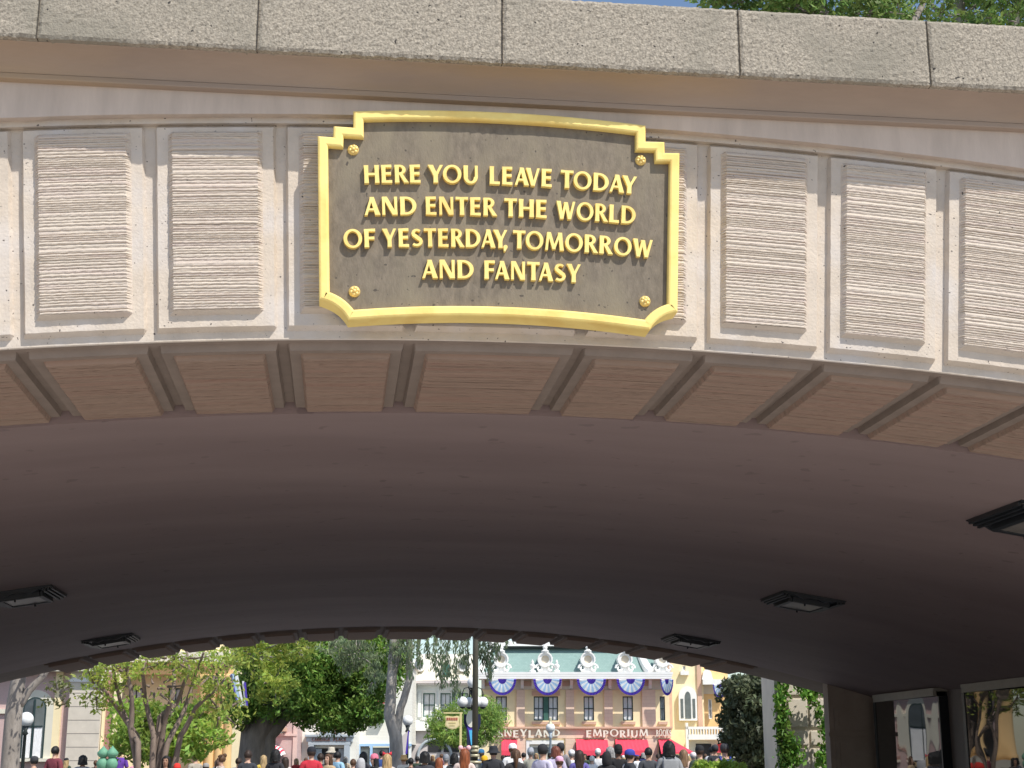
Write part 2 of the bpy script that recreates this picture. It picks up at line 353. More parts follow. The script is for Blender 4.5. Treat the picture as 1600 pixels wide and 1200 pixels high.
# ------------------------------------------------------------ the railway bridge
D = 5.6; DB = 19.4; RI = 21.04; CROWN = 3.126; ZC = CROWN-RI; RO = RI+.935; RV = 20.1; ZV = 3.071-RV; RING = 1.1
def XC(y): return .68+.02*(y-5.6)
bridge = thing('railway_bridge', 'pale stone railway bridge with a wide low arch and dark vaulted underpass', 'bridge', (.7, D+.05, 0))
def P(a, r, y): return (XC(D)+r*sin(a), y, ZC+r*cos(a))
def PB(a, r, y): return (XC(DB)+r*sin(a), y, ZC-.045+r*cos(a))
JX = [.242-.5*k for k in range(8, 0, -1)]+[.242, .932]+[.932+.5*k for k in range(1, 9)]
JA = [math.asin((x-XC(D))/RI) for x in JX]
JX2 = JX
LV0 = .046; LV1 = .020; LV2 = .0                 # groove floor, frame slab, fluted panel: depth behind the face plane
def grid(mb, fn, us, vs_):
    nu, nv = len(us), len(vs_)
    mb.add([fn(u, v) for v in vs_ for u in us], [(j*nu+i, j*nu+i+1, (j+1)*nu+i+1, (j+1)*nu+i) for j in range(nv-1) for i in range(nu-1)])
def frustum(fn, u0, u1, v0, v1, c0, c1, d0, d1, rough=0.0, nu=16, nv=16, flip=False):
    """raised field with chamfered edges: fn(u, v, d) with u, v in metres; c0 chamfer on the u sides, c1 on the v sides"""
    mb = MB()
    U = [u0, u0+c0]+[u0+c0+(u1-u0-2*c0)*i/nu for i in range(1, nu)]+[u1-c0, u1]
    W = [v0, v0+c1]+[v0+c1+(v1-v0-2*c1)*i/nv for i in range(1, nv)]+[v1-c1, v1]
    def g(i, j):
        edge = i in (0, len(U)-1) or j in (0, len(W)-1)
        d = d0 if edge else d1
        uu = U[i]; vv = W[j]
        if rough:
            k = rough*(1 if edge else .55); uu += random.uniform(-k, k); vv += random.uniform(-k, k); d += random.uniform(-k, k)*.35
        return fn(uu, vv, d)
    nu_, nv_ = len(U), len(W)
    fs = [(j*nu_+i, j*nu_+i+1, (j+1)*nu_+i+1, (j+1)*nu_+i) for j in range(nv_-1) for i in range(nu_-1)]
    if flip: fs = [f[::-1] for f in fs]
    mb.add([g(i, j) for j in range(nv_) for i in range(nu_)], fs)
    return mb
def ridges(n, amp):                              # a random profile of broken horizontal ribs
    e = np.sort(np.random.default_rng(n).uniform(0, 1, n)); e = .35*e+.65*np.linspace(0, 1, n)
    h = np.random.default_rng(n+1).uniform(-1, 1, n)*amp
    return e, h
def fluted(fn, u0, u1, v0, v1, c, d0, d1, seed, nrib=62, nu=26, flip=False, amp=.0017, along=True):
    r = np.random.default_rng(seed); e, h = ridges(nrib+seed % 5, amp)
    rows = [v0, v0+c]; dep = [None, 0.]
    for k in range(len(e)-1):
        a = v0+c+(v1-v0-2*c)*(e[k]-e[0])/(e[-1]-e[0]); b = v0+c+(v1-v0-2*c)*(e[k+1]-e[0])/(e[-1]-e[0])
        gr = r.choice((.0008, .0014, .0024, .005), p=(.3, .38, .24, .08))
        rows += [a+.18*(b-a), a+.30*(b-a), a+.6*(b-a), a+.9*(b-a)]; dep += [gr+h[k]*.3, h[k]-.0015, h[k]-.003, h[k]*.6]
    rows += [v1-c, v1]; dep += [0., None]
    U = [u0, u0+c]+[u0+c+(u1-u0-2*c)*i/nu for i in range(1, nu)]+[u1-c, u1]
    mb = MB(); vs_ = []
    chip = r.uniform(-1, 1, (len(rows), len(U)))
    wl = [r.uniform(0, .008) for _ in rows]; wr = [r.uniform(0, .008) for _ in rows]
    for j, v in enumerate(rows):
        for i, u in enumerate(U):
            edge = dep[j] is None or i in (0, len(U)-1)
            if edge: d = d0; uu = u
            else:
                d = d1+dep[j]+chip[j, i]*.0009; uu = u
                if i == 1: uu = u+wl[j]*.6; d += wl[j]*.15
                if i == len(U)-2: uu = u-wr[j]*.6; d += wr[j]*.15
            vs_.append(fn(uu, v+(0 if edge else chip[j, i]*.0007), d))
    n = len(U); fs = [(j*n+i, j*n+i+1, (j+1)*n+i+1, (j+1)*n+i) for j in range(len(rows)-1) for i in range(n-1)]
    if flip: fs = [f[::-1] for f in fs]
    mb.add(vs_, fs); return mb

A0, A1 = math.asin((-5.45-XC(D))/RI), math.asin((6.95-XC(D))/RI)
aa = [A0+(A1-A0)*i/110 for i in range(111)]
# arch ring: the groove level of the face and of the soffit in one piece
mb = MB()
def ringrow(y, r, Pf=P): return [Pf(a, r, y) for a in aa]
rows = [ringrow(D+.30, RO), ringrow(D+LV0, RO), ringrow(D+LV0, RI+.004), ringrow(D+LV0+.004, RI), ringrow(D+RING, RI)]
for r in rows[1:3]: pass
n = len(aa); vs_ = [p for r in rows for p in r]
mb.add(vs_, [(j*n+i, (j+1)*n+i, (j+1)*n+i+1, j*n+i+1)[::-1] for j in range(len(rows)-1) for i in range(n-1)])
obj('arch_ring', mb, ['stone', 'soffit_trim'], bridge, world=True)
me = bpy.data.objects['arch_ring'].data
me.polygons.foreach_set('material_index', [0]*(3*(n-1))+[1]*(n-1))
GW = .0185                                        # half a groove
PHI = RI
for k in range(len(JA)-1):
    if JX[k+1] < -3.3 or JX[k] > 4.9: continue
    a0, a1 = JA[k], JA[k+1]; am = (a0+a1)/2; half = (a1-a0)/2*RI
    key = k == 8
    def face(u, v, d): return P(am+(u/RI), RI+v, D+d)
    u0, u1 = -half+GW, half-GW
    f = obj('voussoir_frame', frustum(face, u0, u1, .034, .91, .010, .018, LV0+.002, LV1, .0016, 22, 30), 'stone', bridge, world=True)
    obj('fluted_panel', fluted(face, u0+.050, u1-.050, .098, .876, .017, LV1+.002, LV2-.004, 100+k), 'flute', f, world=True)
    # underside
    def under(u, v, d): return P(am+u/RI, RI-(LV0-d), D+v)
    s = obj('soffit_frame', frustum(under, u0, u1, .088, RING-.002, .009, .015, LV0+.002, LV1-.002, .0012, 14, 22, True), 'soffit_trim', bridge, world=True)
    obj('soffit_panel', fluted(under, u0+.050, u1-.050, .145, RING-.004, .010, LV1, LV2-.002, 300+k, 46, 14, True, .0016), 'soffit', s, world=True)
# archivolt top band at the frame's level, closing the grooves
mb = MB(); fa = [P(a, RO-.024, D+LV1-.001) for a in aa]; fb = [P(a, RO+.004, D+LV1-.001) for a in aa]; fc = [P(a, RO-.024, D+LV0) for a in aa]
mb.add(fc+fa+fb, [(j*n+i, j*n+i+1, (j+1)*n+i+1, (j+1)*n+i) for j in range(2) for i in range(n-1)])
obj('archivolt_band', mb, 'stone', bridge, world=True)
# fascia above the arch, standing proud of it
mb = MB(); ZT = 4.15; fy = D-.018
xs = [P(a, RO, D)[0] for a in aa]; zs = [P(a, RO, D)[2] for a in aa]
lo = [(x, fy, z+.003*random.uniform(-1, 1)*.3) for x, z in zip(xs, zs)]; hi = [(x, fy, ZT) for x in xs]; inn = [(x, D+.05, z) for x, z in zip(xs, zs)]
mb.add(inn+lo+hi, [(j*n+i, j*n+i+1, (j+1)*n+i+1, (j+1)*n+i) for j in range(2) for i in range(n-1)])
mb.box(-12, xs[0], fy, D+.3, 1.0, ZT); mb.box(xs[-1], 14, fy, D+.3, 1.0, ZT)
mb.box(-12, xs[0]+.001, D+.2, D+.5, -.2, 1.0); mb.box(xs[-1]-.001, 14, D+.2, D+.5, -.2, 1.0)
obj('spandrel_fascia', mb, 'fascia', bridge, world=True)
# cornice: fillet, cove and bed under the coping
cob = 4.216
prof = [(-.012, 4.118), (-.050, 4.122), (-.052, 4.126), (-.052, 4.143), (-.048, 4.146)]
for i in range(13):
    t = i/12*pi/2; prof.append((-.050-.137*(1-cos(t))**.8, 4.146+.067*sin(t)**1.2))
prof += [(-.190, 4.215), (-.190, cob+.004)]
mb = MB(); XS = [-12+26*i/60 for i in range(61)]; m_ = len(prof)
mb.add([(x, D+p, z) for x in XS for p, z in prof], [(i*m_+j, (i+1)*m_+j, (i+1)*m_+j+1, i*m_+j+1) for i in range(60) for j in range(m_-1)])
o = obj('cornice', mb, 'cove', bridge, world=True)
# coping stones
joints = [1.0084*q for q in (-6.0, -5.0, -4.06, -3.13, -2.17, -1.223, -.3869, .5788, 1.551, 2.356, 3.31, 4.27, 5.22, 6.18, 7.14)]
for k in range(len(joints)-1):
    x0, x1 = joints[k]+.0018, joints[k+1]-.0018
    mb = MB(); nx, nz_ = 64, 22
    y0 = D-.225; zb, zt = cob, 4.512
    vs_ = []
    rs = np.random.default_rng(900+k)
    for j in range(nz_+1):
        for i in range(nx+1):
            e = 1 if (j == 0) else 0
            vs_.append((x0+(x1-x0)*i/nx, y0+rs.normal(0, .0011)+(.006 if j in (0, nz_) or i in (0, nx) else 0), zb+(zt-zb)*j/nz_+(rs.normal(0, .0016) if j == 0 else rs.normal(0, .001))))
    mb.add(vs_, [(j*(nx+1)+i, j*(nx+1)+i+1, (j+1)*(nx+1)+i+1, (j+1)*(nx+1)+i) for j in range(nz_) for i in range(nx)])
    b0 = len(mb.v)
    yb = D+.34
    top = [vs_[nz_*(nx+1)+i] for i in range(nx+1)]; bot = vs_[:nx+1]
    mb.add(top+[(p[0], yb, p[2]+.02) for p in top], [(i, i+1, nx+2+i, nx+1+i) for i in range(nx)])
    mb.add(bot+[(p[0], yb, zb) for p in bot], [(i, nx+1+i, nx+2+i, i+1) for i in range(nx)])
    mb.add([(x0, y0, zb), (x0, yb, zb), (x0, yb, zt), (x0, y0, zt), (x1, y0, zb), (x1, yb, zb), (x1, yb, zt), (x1, y0, zt)], [(0, 3, 2, 1), (4, 5, 6, 7)])
    o = obj('coping_stone', mb, 'coping', bridge, world=True)
mb = MB(); mb.box(-5.95, 7.1, D-.215, D+.33, cob+.006, 4.49)
obj('mortar_bed', mb, 'fascia', bridge, world=True)
# the vault of the underpass
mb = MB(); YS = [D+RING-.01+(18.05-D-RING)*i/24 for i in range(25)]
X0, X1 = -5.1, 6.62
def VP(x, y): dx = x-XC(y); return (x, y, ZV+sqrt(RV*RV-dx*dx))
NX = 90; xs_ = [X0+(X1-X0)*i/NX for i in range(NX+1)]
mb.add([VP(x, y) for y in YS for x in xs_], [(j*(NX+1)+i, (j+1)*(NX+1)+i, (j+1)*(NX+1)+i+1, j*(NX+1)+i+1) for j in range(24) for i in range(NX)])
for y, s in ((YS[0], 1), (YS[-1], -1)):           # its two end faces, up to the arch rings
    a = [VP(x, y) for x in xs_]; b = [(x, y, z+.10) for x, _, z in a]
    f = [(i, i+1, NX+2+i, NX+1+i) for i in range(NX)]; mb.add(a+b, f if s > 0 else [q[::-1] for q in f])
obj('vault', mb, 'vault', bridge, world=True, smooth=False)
# back ring with its grooved soffit
DR = DB-1.3
n = len(aa); mb = MB()
rows = [ringrow(DR-.06, RI, PB), ringrow(DB, RI, PB), ringrow(DB, RO, PB)]
mb.add([p for r in rows for p in r], [(j*n+i, (j+1)*n+i, (j+1)*n+i+1, j*n+i+1)[::-1] for j in range(2) for i in range(n-1)])
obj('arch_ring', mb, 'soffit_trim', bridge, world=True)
for k in range(len(JA)-1):
    a0, a1 = JA[k], JA[k+1]; am = (a0+a1)/2; half = (a1-a0)/2*RI
    if XC(DB)+RI*sin(am) > 6.5 or XC(DB)+RI*sin(am) < -4.5: continue
    u0, u1 = -half+GW*1.3, half-GW*1.3
    def underb(u, v, d): return PB(am+u/RI, RI-(LV0-d)*1.35, DR+v)
    s = obj('soffit_frame', frustum(underb, u0, u1, .0, 1.24, .012, .016, LV0+.002, LV1-.004, 0, 6, 8, True), 'soffit_trim', bridge, world=True)
    obj('soffit_panel', frustum(underb, u0+.05, u1-.05, .0, 1.18, .012, .012, LV1, LV2-.004, 0, 4, 6, True), 'soffit', s, world=True)
mb = MB(); mb.box(-12, 14, DB-.3, DB-.01, 3.02+1.0, 4.5)
xs2 = [PB(a, RO, DB)[0] for a in aa]; zs2 = [PB(a, RO, DB)[2] for a in aa]
mb.add([(x, DB-.02, z-.05) for x, z in zip(xs2, zs2)]+[(x, DB-.02, 4.2) for x in xs2], [(i, i+1, n+i+1, n+i)[::-1] for i in range(n-1)])
mb.add([(x, DB-.32, z-.05) for x, z in zip(xs2, zs2)]+[(x, DB-.32, 4.2) for x in xs2], [(i, i+1, n+i+1, n+i) for i in range(n-1)])
mb.box(-12, xs2[0], DB-.3, DB, 0, 4.2); mb.box(xs2[-1], 14, DB-.3, DB, 0, 4.2)
obj('rear_wall', mb, 'fascia', bridge, world=True)
mb = MB(); mb.box(-12, 14, D+.2, DB-.2, 4.28, 4.5); obj('deck', mb, 'twall', bridge, world=True)
# side walls, cornice line, jambs
WX = 6.6; WL = -5.08
for x0, x1, h, m_ in ((WX, WX+.6, 2.42, 'twall'), (WL-.6, WL, 2.5, 'fascia')):  # unseen left wall gets paler paint to bounce light onto the vault
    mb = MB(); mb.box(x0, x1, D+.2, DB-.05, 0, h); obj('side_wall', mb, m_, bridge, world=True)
for x0, x1, z in ((WX-.035, WX+.002, 2.28), (WL-.002, WL+.035, 2.2)):
    mb = MB(); mb.box(x0, x1, D+1.0, 18.0, z, z+.045); obj('wall_moulding', mb, 'twall', bridge, world=True)
mb = MB(); jx0 = 6.02
mb.box(jx0, WX+.3, 18.02, 18.2, -.01, 2.45)
mb.box(jx0+.06, WX-.06, 17.99, 18.03, 1.86, 2.12); mb.box(jx0+.06, WX-.06, 17.99, 18.03, .9, 1.76)
mb.box(jx0+.11, WX-.11, 17.972, 18.0, 1.91, 2.07); mb.box(jx0+.11, WX-.11, 17.972, 18.0, .95, 1.71)
mb.box(jx0-.02, WX, 17.985, 18.03, 1.785, 1.835)
obj('jamb', mb, 'jamb', bridge, world=True)
mb = MB(); mb.box(WL-.3, WL+.3, 18.02, DB-.02, -.01, 2.5); obj('jamb', mb, 'jamb', bridge, world=True)
for x0, x1 in ((-12, -6.3), (7.9, 14)):
    mb = MB(); mb.box(x0, x1, D+.6, DB-.4, -.1, 4.25); obj('embankment_core', mb, 'twall', bridge, world=True)
mb = MB(); mb.box(-11.9, 13.9, DB-.32, DB+.1, 4.3, 4.62); obj('rear_parapet', mb, 'coping', bridge, world=True)

# ------------------------------------------------------------ dedication plaque
PX = .593; PY = D-.105
plq = thing('plaque', 'dark bronze plaque with raised gold border and gold capital letters on the bridge face', 'plaque', (PX, D-.018, 3.16))
def arcz(x, half, zc_, ze): return zc_+(ze-zc_)*(x/half)**2
def half_outline():
    R = [(.709, 3.232)]
    # right side, upwards then across the top to the centre
    R += [(.737, 3.915), (.675, 3.913), (.675, 3.961), (.596, 3.959), (.598, 4.030)]
    R += [(.598*t, arcz(.598*t, .598, 4.057, 4.030)) for t in [i/12 for i in range(11, -1, -1)]]
    return R
R = half_outline()
scal = []
for i in range(1, 9):                               # scalloped lower corner, from the bottom edge's end to the side
    t = i/9; a = (.595, 3.152); b = (.709, 3.232); c = (.632, 3.218)
    scal.append(((1-t)**2*a[0]+2*t*(1-t)*c[0]+t*t*b[0], (1-t)**2*a[1]+2*t*(1-t)*c[1]+t*t*b[1]))
botr = [(.595*t, arcz(.595*t, .595, 3.188, 3.152)) for t in [i/12 for i in range(0, 13)]]
right = botr+scal+R                                 # from bottom centre, anticlockwise, to top centre
left = [(-x, z) for x, z in right[::-1]][1:-1]
outl = right+left
def offset(poly, d):
    n = len(poly); out = []
    for i in range(n):
        p0, p1, p2 = Vector(poly[i-1]), Vector(poly[i]), Vector(poly[(i+1) % n])
        d1 = (p1-p0).normalized(); d2 = (p2-p1).normalized(); n1 = Vector((-d1.y, d1.x)); n2 = Vector((-d2.y, d2.x))
        m = n1+n2; m = m/max(m.length_squared, .15)*2
        out.append((p1.x+m.x*d/1.0*.5*1.0, p1.y+m.y*d*.5) if False else (p1.x+m.x*d, p1.y+m.y*d))
    return out
def offs(poly, d):
    n = len(poly); out = []
    for i in range(n):
        p0, p1, p2 = Vector(poly[i-1]), Vector(poly[i]), Vector(poly[(i+1) % n])
        d1 = (p1-p0).normalized(); d2 = (p2-p1).normalized(); n1 = Vector((-d1.y, d1.x)); n2 = Vector((-d2.y, d2.x))
        m = (n1+n2); k = d/max(.35, (1+n1.dot(n2))); out.append((p1.x+m.x*k, p1.y+m.y*k))
    return out
def loopband(mb, loops):                            # loops: (polygon, y)
    n = len(loops[0][0]); vs_ = [(PX+x, y, z) for p, y in loops for x, z in p]
    mb.add(vs_, [(j*n+i, j*n+(i+1) % n, (j+1)*n+(i+1) % n, (j+1)*n+i) for j in range(len(loops)-1) for i in range(n)])
FW = .041
mb = MB(); loopband(mb, [(outl, D+.0), (outl, PY+.010), (offs(outl, .003), PY+.003), (offs(outl, .009), PY), (offs(outl, FW-.009), PY), (offs(outl, FW-.003), PY+.003), (offs(outl, FW), PY+.010), (offs(outl, FW), PY+.034)])
obj('border', mb, 'gold', plq, world=True)
mb = MB(); board = offs(outl, FW-.002); mb.prism([(PX+x, z) for x, z in board], PY+.030, D-.002)
obj('board', mb, 'bronze', plq, world=True)
BY = PY+.030
def zpx(zx, zy): return back(480+zx*.375, 150+zy*.375, BY-.02)
LINES = [([('HERE', 238, 476), ('YOU', 506, 716), ('LEAVE', 760, 1022), ('TODAY', 1056, 1372)], [(240, 361), (475, 362), (715, 364), (1020, 377), (1200, 390), (1372, 410)]),
         ([('AND', 240, 460), ('ENTER', 494, 789), ('THE', 822, 1001), ('WORLD', 1040, 1371)], [(240, 495), (460, 495), (788, 498), (1000, 507), (1370, 534)]),
         ([('OF', 153, 287), ('YESTERDAY,', 316, 838), ('TOMORROW', 858, 1437)], [(155, 632), (287, 629), (838, 633), (1120, 648), (1437, 674)]),
         ([('AND', 480, 698), ('FANTASY', 738, 1140)], [(480, 758), (697, 760), (950, 767), (1140, 777)])]
for words, base in LINES:
    pts = [zpx(*p) for p in base]
    co = np.polyfit([p[0] for p in pts], [p[1] for p in pts], 2); dco = np.polyder(co)
    for wd, a, b in words:
        xa = zpx(a, np.interp(a, [p[0] for p in base], [p[1] for p in base]))[0]; xb = zpx(b, np.interp(b, [p[0] for p in base], [p[1] for p in base]))[0]
        lay, tot = word_layout(wd); k = (xb-xa)/tot; H = .0755
        for c, g, gx, adv in lay:
            xm = xa+(gx+adv/2)*k; zm = np.polyval(co, xm); an = math.atan(np.polyval(dco, xm))
            ca, sa = cos(an), sin(an); mb = MB()
            def pl(x, q, d):
                lx = (x-adv/2)*k; lz = q*H; return (xm+lx*ca-lz*sa, d, zm+lx*sa+lz*ca)
            union_solid(mb, g, pl, BY-.020, BY+.002)
            obj('letter', mb, 'gold', plq, world=True)
for qx, qy in ((192, 221), (1391, 264), (197, 812), (1409, 853)):
    bx, bz = back(480+qx*.375, 150+qy*.375, BY-.012); mb = MB()
    for k in range(6):
        a = k*pi/3+.3; mb.ball((bx+.0125*cos(a), BY-.007, bz+.0125*sin(a)), .0085, 10, 6, (1, 1.0, 1))
    mb.ball((bx, BY-.012, bz), .0085, 10, 6)
    mb.tube([(bx, BY+.003, bz), (bx, BY-.008, bz)], [.0235, .0215], 20)
    obj('rosette_bolt', mb, 'gold_metal', plq, world=True, smooth=True)

# ------------------------------------------------------------ ceiling fixtures of the vault
def fixture(cx, cy, label):
    a = math.asin((cx-XC(cy))/RV); z = ZV+RV*cos(a)
    t = thing('ceiling_light', label, 'ceiling light', (cx, cy, z), 0, 'ornate lights under the vault'); t.rotation_euler = (0, a, 0); t.scale = (1, 1, .66)
    HX, HY = .27, .36
    for i in range(3):                               # stepped back plate
        mb = MB(); s = 1-.085*i; zz = -.012*(i+1)
        mb.box(-HX*s, HX*s, -HY*s, HY*s, zz, .004 if i == 0 else zz+.013)
        obj('back_plate', mb, 'dark_bronze' if i % 2 == 0 else 'fix_tan', t)
    for sy in (-1, 1):                               # scalloped cresting along the two short sides
        prof = [(-HX*.98, -.004), (HX*.98, -.004)]
        N = 36
        for i in range(N+1):
            u = 1-2*i/N; q = abs(u)
            dep = .020+.018*(1-q)**.7+.034*math.exp(-((q-.38)/.2)**2)+.015*math.exp(-((q)/.12)**2)
            prof.append((HX*.98*u, -dep))
        mb = MB(); mb.prism(prof, sy*HY*.93-.014, sy*HY*.93+.014); obj('cresting', mb, 'dark_bronze', t)
    for sx in (-1, 1):
        mb = MB()
        for i in range(3): mb.box(sx*(HX*(.97-.10*i))-.008, sx*(HX*(.97-.10*i))+.008, -HY*.9, HY*.9, -.045-.012*i, -.012)
        obj('side_rail', mb, 'dark_bronze', t)
    mb = MB(); mb.prism([(-HX*.62, -.03), (HX*.62, -.03), (HX*.5, -.088), (-HX*.5, -.088)], -HY*.62, HY*.62); obj('lens', mb, 'lens', t)
    mb = MB()
    for sy in (-1, 1): mb.box(-HX*.56, HX*.56, sy*HY*.62-.02, sy*HY*.62+.02, -.10, -.03)
    for sx in (-1, 1): mb.box(sx*HX*.58-.018, sx*HX*.58+.018, -HY*.62, HY*.62, -.098, -.03)
    obj('lens_frame', mb, 'dark_bronze', t)
    mb = MB(); mb.tube([(-.04, -HY*.62, -.1), (-.04, -HY*.62, -.125)], .008, 8); mb.tube([(.03, HY*.62, -.1), (.03, HY*.62, -.125)], .008, 8); obj('thumbscrew', mb, 'black', t)
fixture(3.89, 7.82, 'black ornate ceiling light at the right photo edge, nearest to the plaque')
fixture(3.92, 12.28, 'black ornate ceiling light in the middle of the right-hand row of three')
fixture(3.98, 16.66, 'farthest black ornate ceiling light of the right-hand row, by the far arch')
fixture(-2.52, 12.25, 'black ornate ceiling light cut by the left photo edge, pale lens showing')
fixture(-2.48, 16.7, 'farthest black ornate ceiling light on the left, just above the far arch')

# ------------------------------------------------------------ glazed poster cases on the right-hand wall
mg = bpy.data.materials.new('reflective_case_glass'); mg.use_nodes = True
b = mg.node_tree.nodes['Principled BSDF']; b.inputs['Base Color'].default_value = (.035, .033, .03, 1); b.inputs['Roughness'].default_value = .015; b.inputs['IOR'].default_value = 1.9
nb = mg.node_tree.nodes.new('ShaderNodeTexNoise'); nb.inputs['Scale'].default_value = 2.4; nb.inputs['Detail'].default_value = 0
tcn = mg.node_tree.nodes.new('ShaderNodeTexCoord'); bp = mg.node_tree.nodes.new('ShaderNodeBump'); bp.inputs['Distance'].default_value = .004; bp.inputs['Strength'].default_value = .5
mg.node_tree.links.new(tcn.outputs['Object'], nb.inputs['Vector']); mg.node_tree.links.new(nb.outputs['Fac'], bp.inputs['Height']); mg.node_tree.links.new(bp.outputs['Normal'], b.inputs['Normal'])
M['case_glass'] = mg
def case(y0, y1, label, near):
    t = thing('poster_case', label, 'display case', (WX, (y0+y1)/2, .55), 0, 'glazed cases along the underpass wall')
    z0, z1 = .55, 2.235; xo = WX-.15
    mb = MB(); mb.box(WX-.014, WX-.002, y0+.02, y1-.02, z0+.01, z1-.01); obj('back_panel', mb, 'black', t, world=True)
    mb = MB()
    mb.box(xo-.01, WX-.002, y0, y1, z1-.005, z1+.03); mb.box(xo-.008, xo+.03, y0+.02, y1-.02, z1-.055, z1-.0055)
    obj('cornice', mb, 'fix_tan', t, world=True)
    mb = MB(); mb.box(xo+min(near, .1), WX-.002, y0, y0+.045, z0, z1-.056); mb.box(xo-.004, WX-.002, y1-.06, y1, z0, z1-.056); mb.box(xo-.004, xo+.03, y0+.0455, y1-.0605, z0, z0+.06)
    obj('frame', mb, 'black', t, world=True)
    mb = MB(); mb.add([(xo+.004, y1-.05, z0+.05), (xo+near, y0+.03, z0+.05), (xo+near, y0+.03, z1-.045), (xo+.004, y1-.05, z1-.045)], [(0, 1, 2, 3)])
    obj('glass', mb, 'case_glass', t, world=True)
case(15.72, 17.62, 'glazed black poster case at the far end of the wall, brick house reflected', .045)
case(13.1, 15.0, 'glazed black poster case at the right photo edge, yellow columns reflected in it', .142)
# ------------------------------------------------------------ buildings of the town square
class Town:
    """a building whose front stands at distance wd, square to the street; sizes are taken along that front"""
    def __init__(s, name, label, cat, xref, wd, group=None):
        u, _ = T(xref, 1188, wd); s.u0 = u; s.wd = wd
        s.t = thing(name, label, cat, street(u, wd, 0), -PSI, group)
    def p(s, x, y):
        u, z = T(x, y, s.wd); return u-s.u0, z
    def X(s, x): return s.p(x, 1100)[0]
    def Z(s, y): return max(0.0, s.p(800, y)[1]) if y < 1197 else 0.0
    def box(s, mb, x0, x1, y0, y1, d0, d1):      # pixel rectangle of the front, d0 nearer
        mb.box(s.X(x0), s.X(x1), d0, d1, s.Z(y1), s.Z(y0)); return mb
    def part(s, name, m, rects, d0, d1, parent=None):
        mb = MB()
        for r in rects: s.box(mb, r[0], r[1], r[2], r[3], d0, d1)
        return obj(name, mb, m, parent or s.t)
    def wall(s, name, m, x0, x1, y0, y1, d1=8.0, holes=(), d0=0.0):
        """front wall with real openings, its returns and back; holes are (x0, x1, y0, y1), side by side in columns"""
        mb = MB(); hs = sorted(holes); X0 = x0
        groups = {}
        for h in hs: groups.setdefault((h[0], h[1]), []).append(h)
        for (a, b), g in sorted(groups.items()):
            if a > X0: s.box(mb, X0, a, y0, y1, d0, d0+.3)
            g = sorted(g, key=lambda q: q[2]); Y0 = y0
            for h in g:
                if h[2] > Y0: s.box(mb, a, b, Y0, h[2], d0, d0+.3)
                Y0 = h[3]
            if Y0 < y1: s.box(mb, a, b, Y0, y1, d0, d0+.3)
            X0 = b
        if X0 < x1: s.box(mb, X0, x1, y0, y1, d0, d0+.3)
        mb.box(s.X(x0), s.X(x0)+.25, d0+.3, d1, s.Z(y1), s.Z(y0)); mb.box(s.X(x1)-.25, s.X(x1), d0+.3, d1, s.Z(y1), s.Z(y0))
        mb.box(s.X(x0)+.25, s.X(x1)-.25, d1-.25, d1, s.Z(y1), s.Z(y0))
        return obj(name, mb, m, s.t)
    def window(s, x0, x1, y0, y1, frame='winframe', sash=2, cols=2, curtain=True, d=.06, fw=.06):
        a, b = s.X(x0), s.X(x1); lo, hi = s.Z(y1), s.Z(y0)
        mb = MB()
        mb.box(a, a+fw, d, d+.12, lo, hi); mb.box(b-fw, b, d, d+.12, lo, hi); mb.box(a+fw, b-fw, d, d+.12, lo, lo+fw); mb.box(a+fw, b-fw, d, d+.12, hi-fw, hi)
        for i in range(1, sash): z = lo+(hi-lo)*i/sash; mb.box(a+fw, b-fw, d+.01, d+.1, z-.025, z+.025)
        for i in range(1, cols): x = a+(b-a)*i/cols; mb.box(x-.016, x+.016, d+.02, d+.09, lo+fw, hi-fw)
        f = obj('window', mb, frame, s.t)
        mb = MB(); mb.box(a+.02, b-.02, d+.10, d+.115, lo+.02, hi-.02); obj('pane', mb, 'glass', f)
        if curtain:
            mb = MB(); n = 14
            for q0, q1 in ((a+fw, a+(b-a)*.46), (a+(b-a)*.54, b-fw)):
                xs = [q0+(q1-q0)*i/n for i in range(n+1)]
                mb.add([(x, d+.085+.012*(i % 2), lo+fw) for i, x in enumerate(xs)]+[(x, d+.085+.012*(i % 2), hi-fw) for i, x in enumerate(xs)], [(i, i+1, n+2+i, n+1+i) for i in range(n)])
            obj('curtain', mb, 'curtain', f)
        mb = MB(); mb.box(a, b, d+.35, d+.38, lo, hi); obj('room', mb, 'dark_in', f)
        return f

def bunting(B, xc, r, ytop, ry, d, tilt=0.0, parent=None):
    """half-round pleated fan: centre, blue rays, white rays, violet hem"""
    cx, cz = B.X(xc), B.Z(ytop); R = B.X(xc+r)-B.X(xc); RZ = B.Z(ytop)-B.Z(ytop+ry)
    n = 28
    t = thing('bunting_fan', B.fan_label.pop(0), 'bunting', B.t.location+Matrix.Rotation(-PSI, 3, 'Z') @ Vector((cx, d, cz)), -PSI, 'pleated half-round buntings')
    def strip(r0, r1, sel, name, m):
        mb = MB()
        for i in range(n):
            if not sel(i): continue
            a0, a1 = pi+pi*i/n, pi+pi*(i+1)/n
            am = (a0+a1)/2
            def q(a, rr, dd): return (R*rr*cos(a), -dd, RZ*rr*sin(a))
            mb.add([q(a0, r0, 0), q(am, r0, .05*r0), q(a1, r0, 0), q(a1, r1, 0), q(am, r1, .09*r1), q(a0, r1, 0)], [(0, 1, 4, 5), (1, 2, 3, 4)])
            mb.add([q(a0, r0, -.01), q(a1, r0, -.01), q(a1, r1, -.01), q(a0, r1, -.01)], [(3, 2, 1, 0)])
        obj(name, mb, m, t)
    strip(.02, .30, lambda i: True, 'centre', 'purple'); strip(.305, .83, lambda i: i % 4 < 2, 'white_ray', 'bwhite')
    strip(.305, .83, lambda i: i % 4 >= 2, 'blue_ray', 'bblue'); strip(.835, 1.0, lambda i: True, 'hem', 'purple')

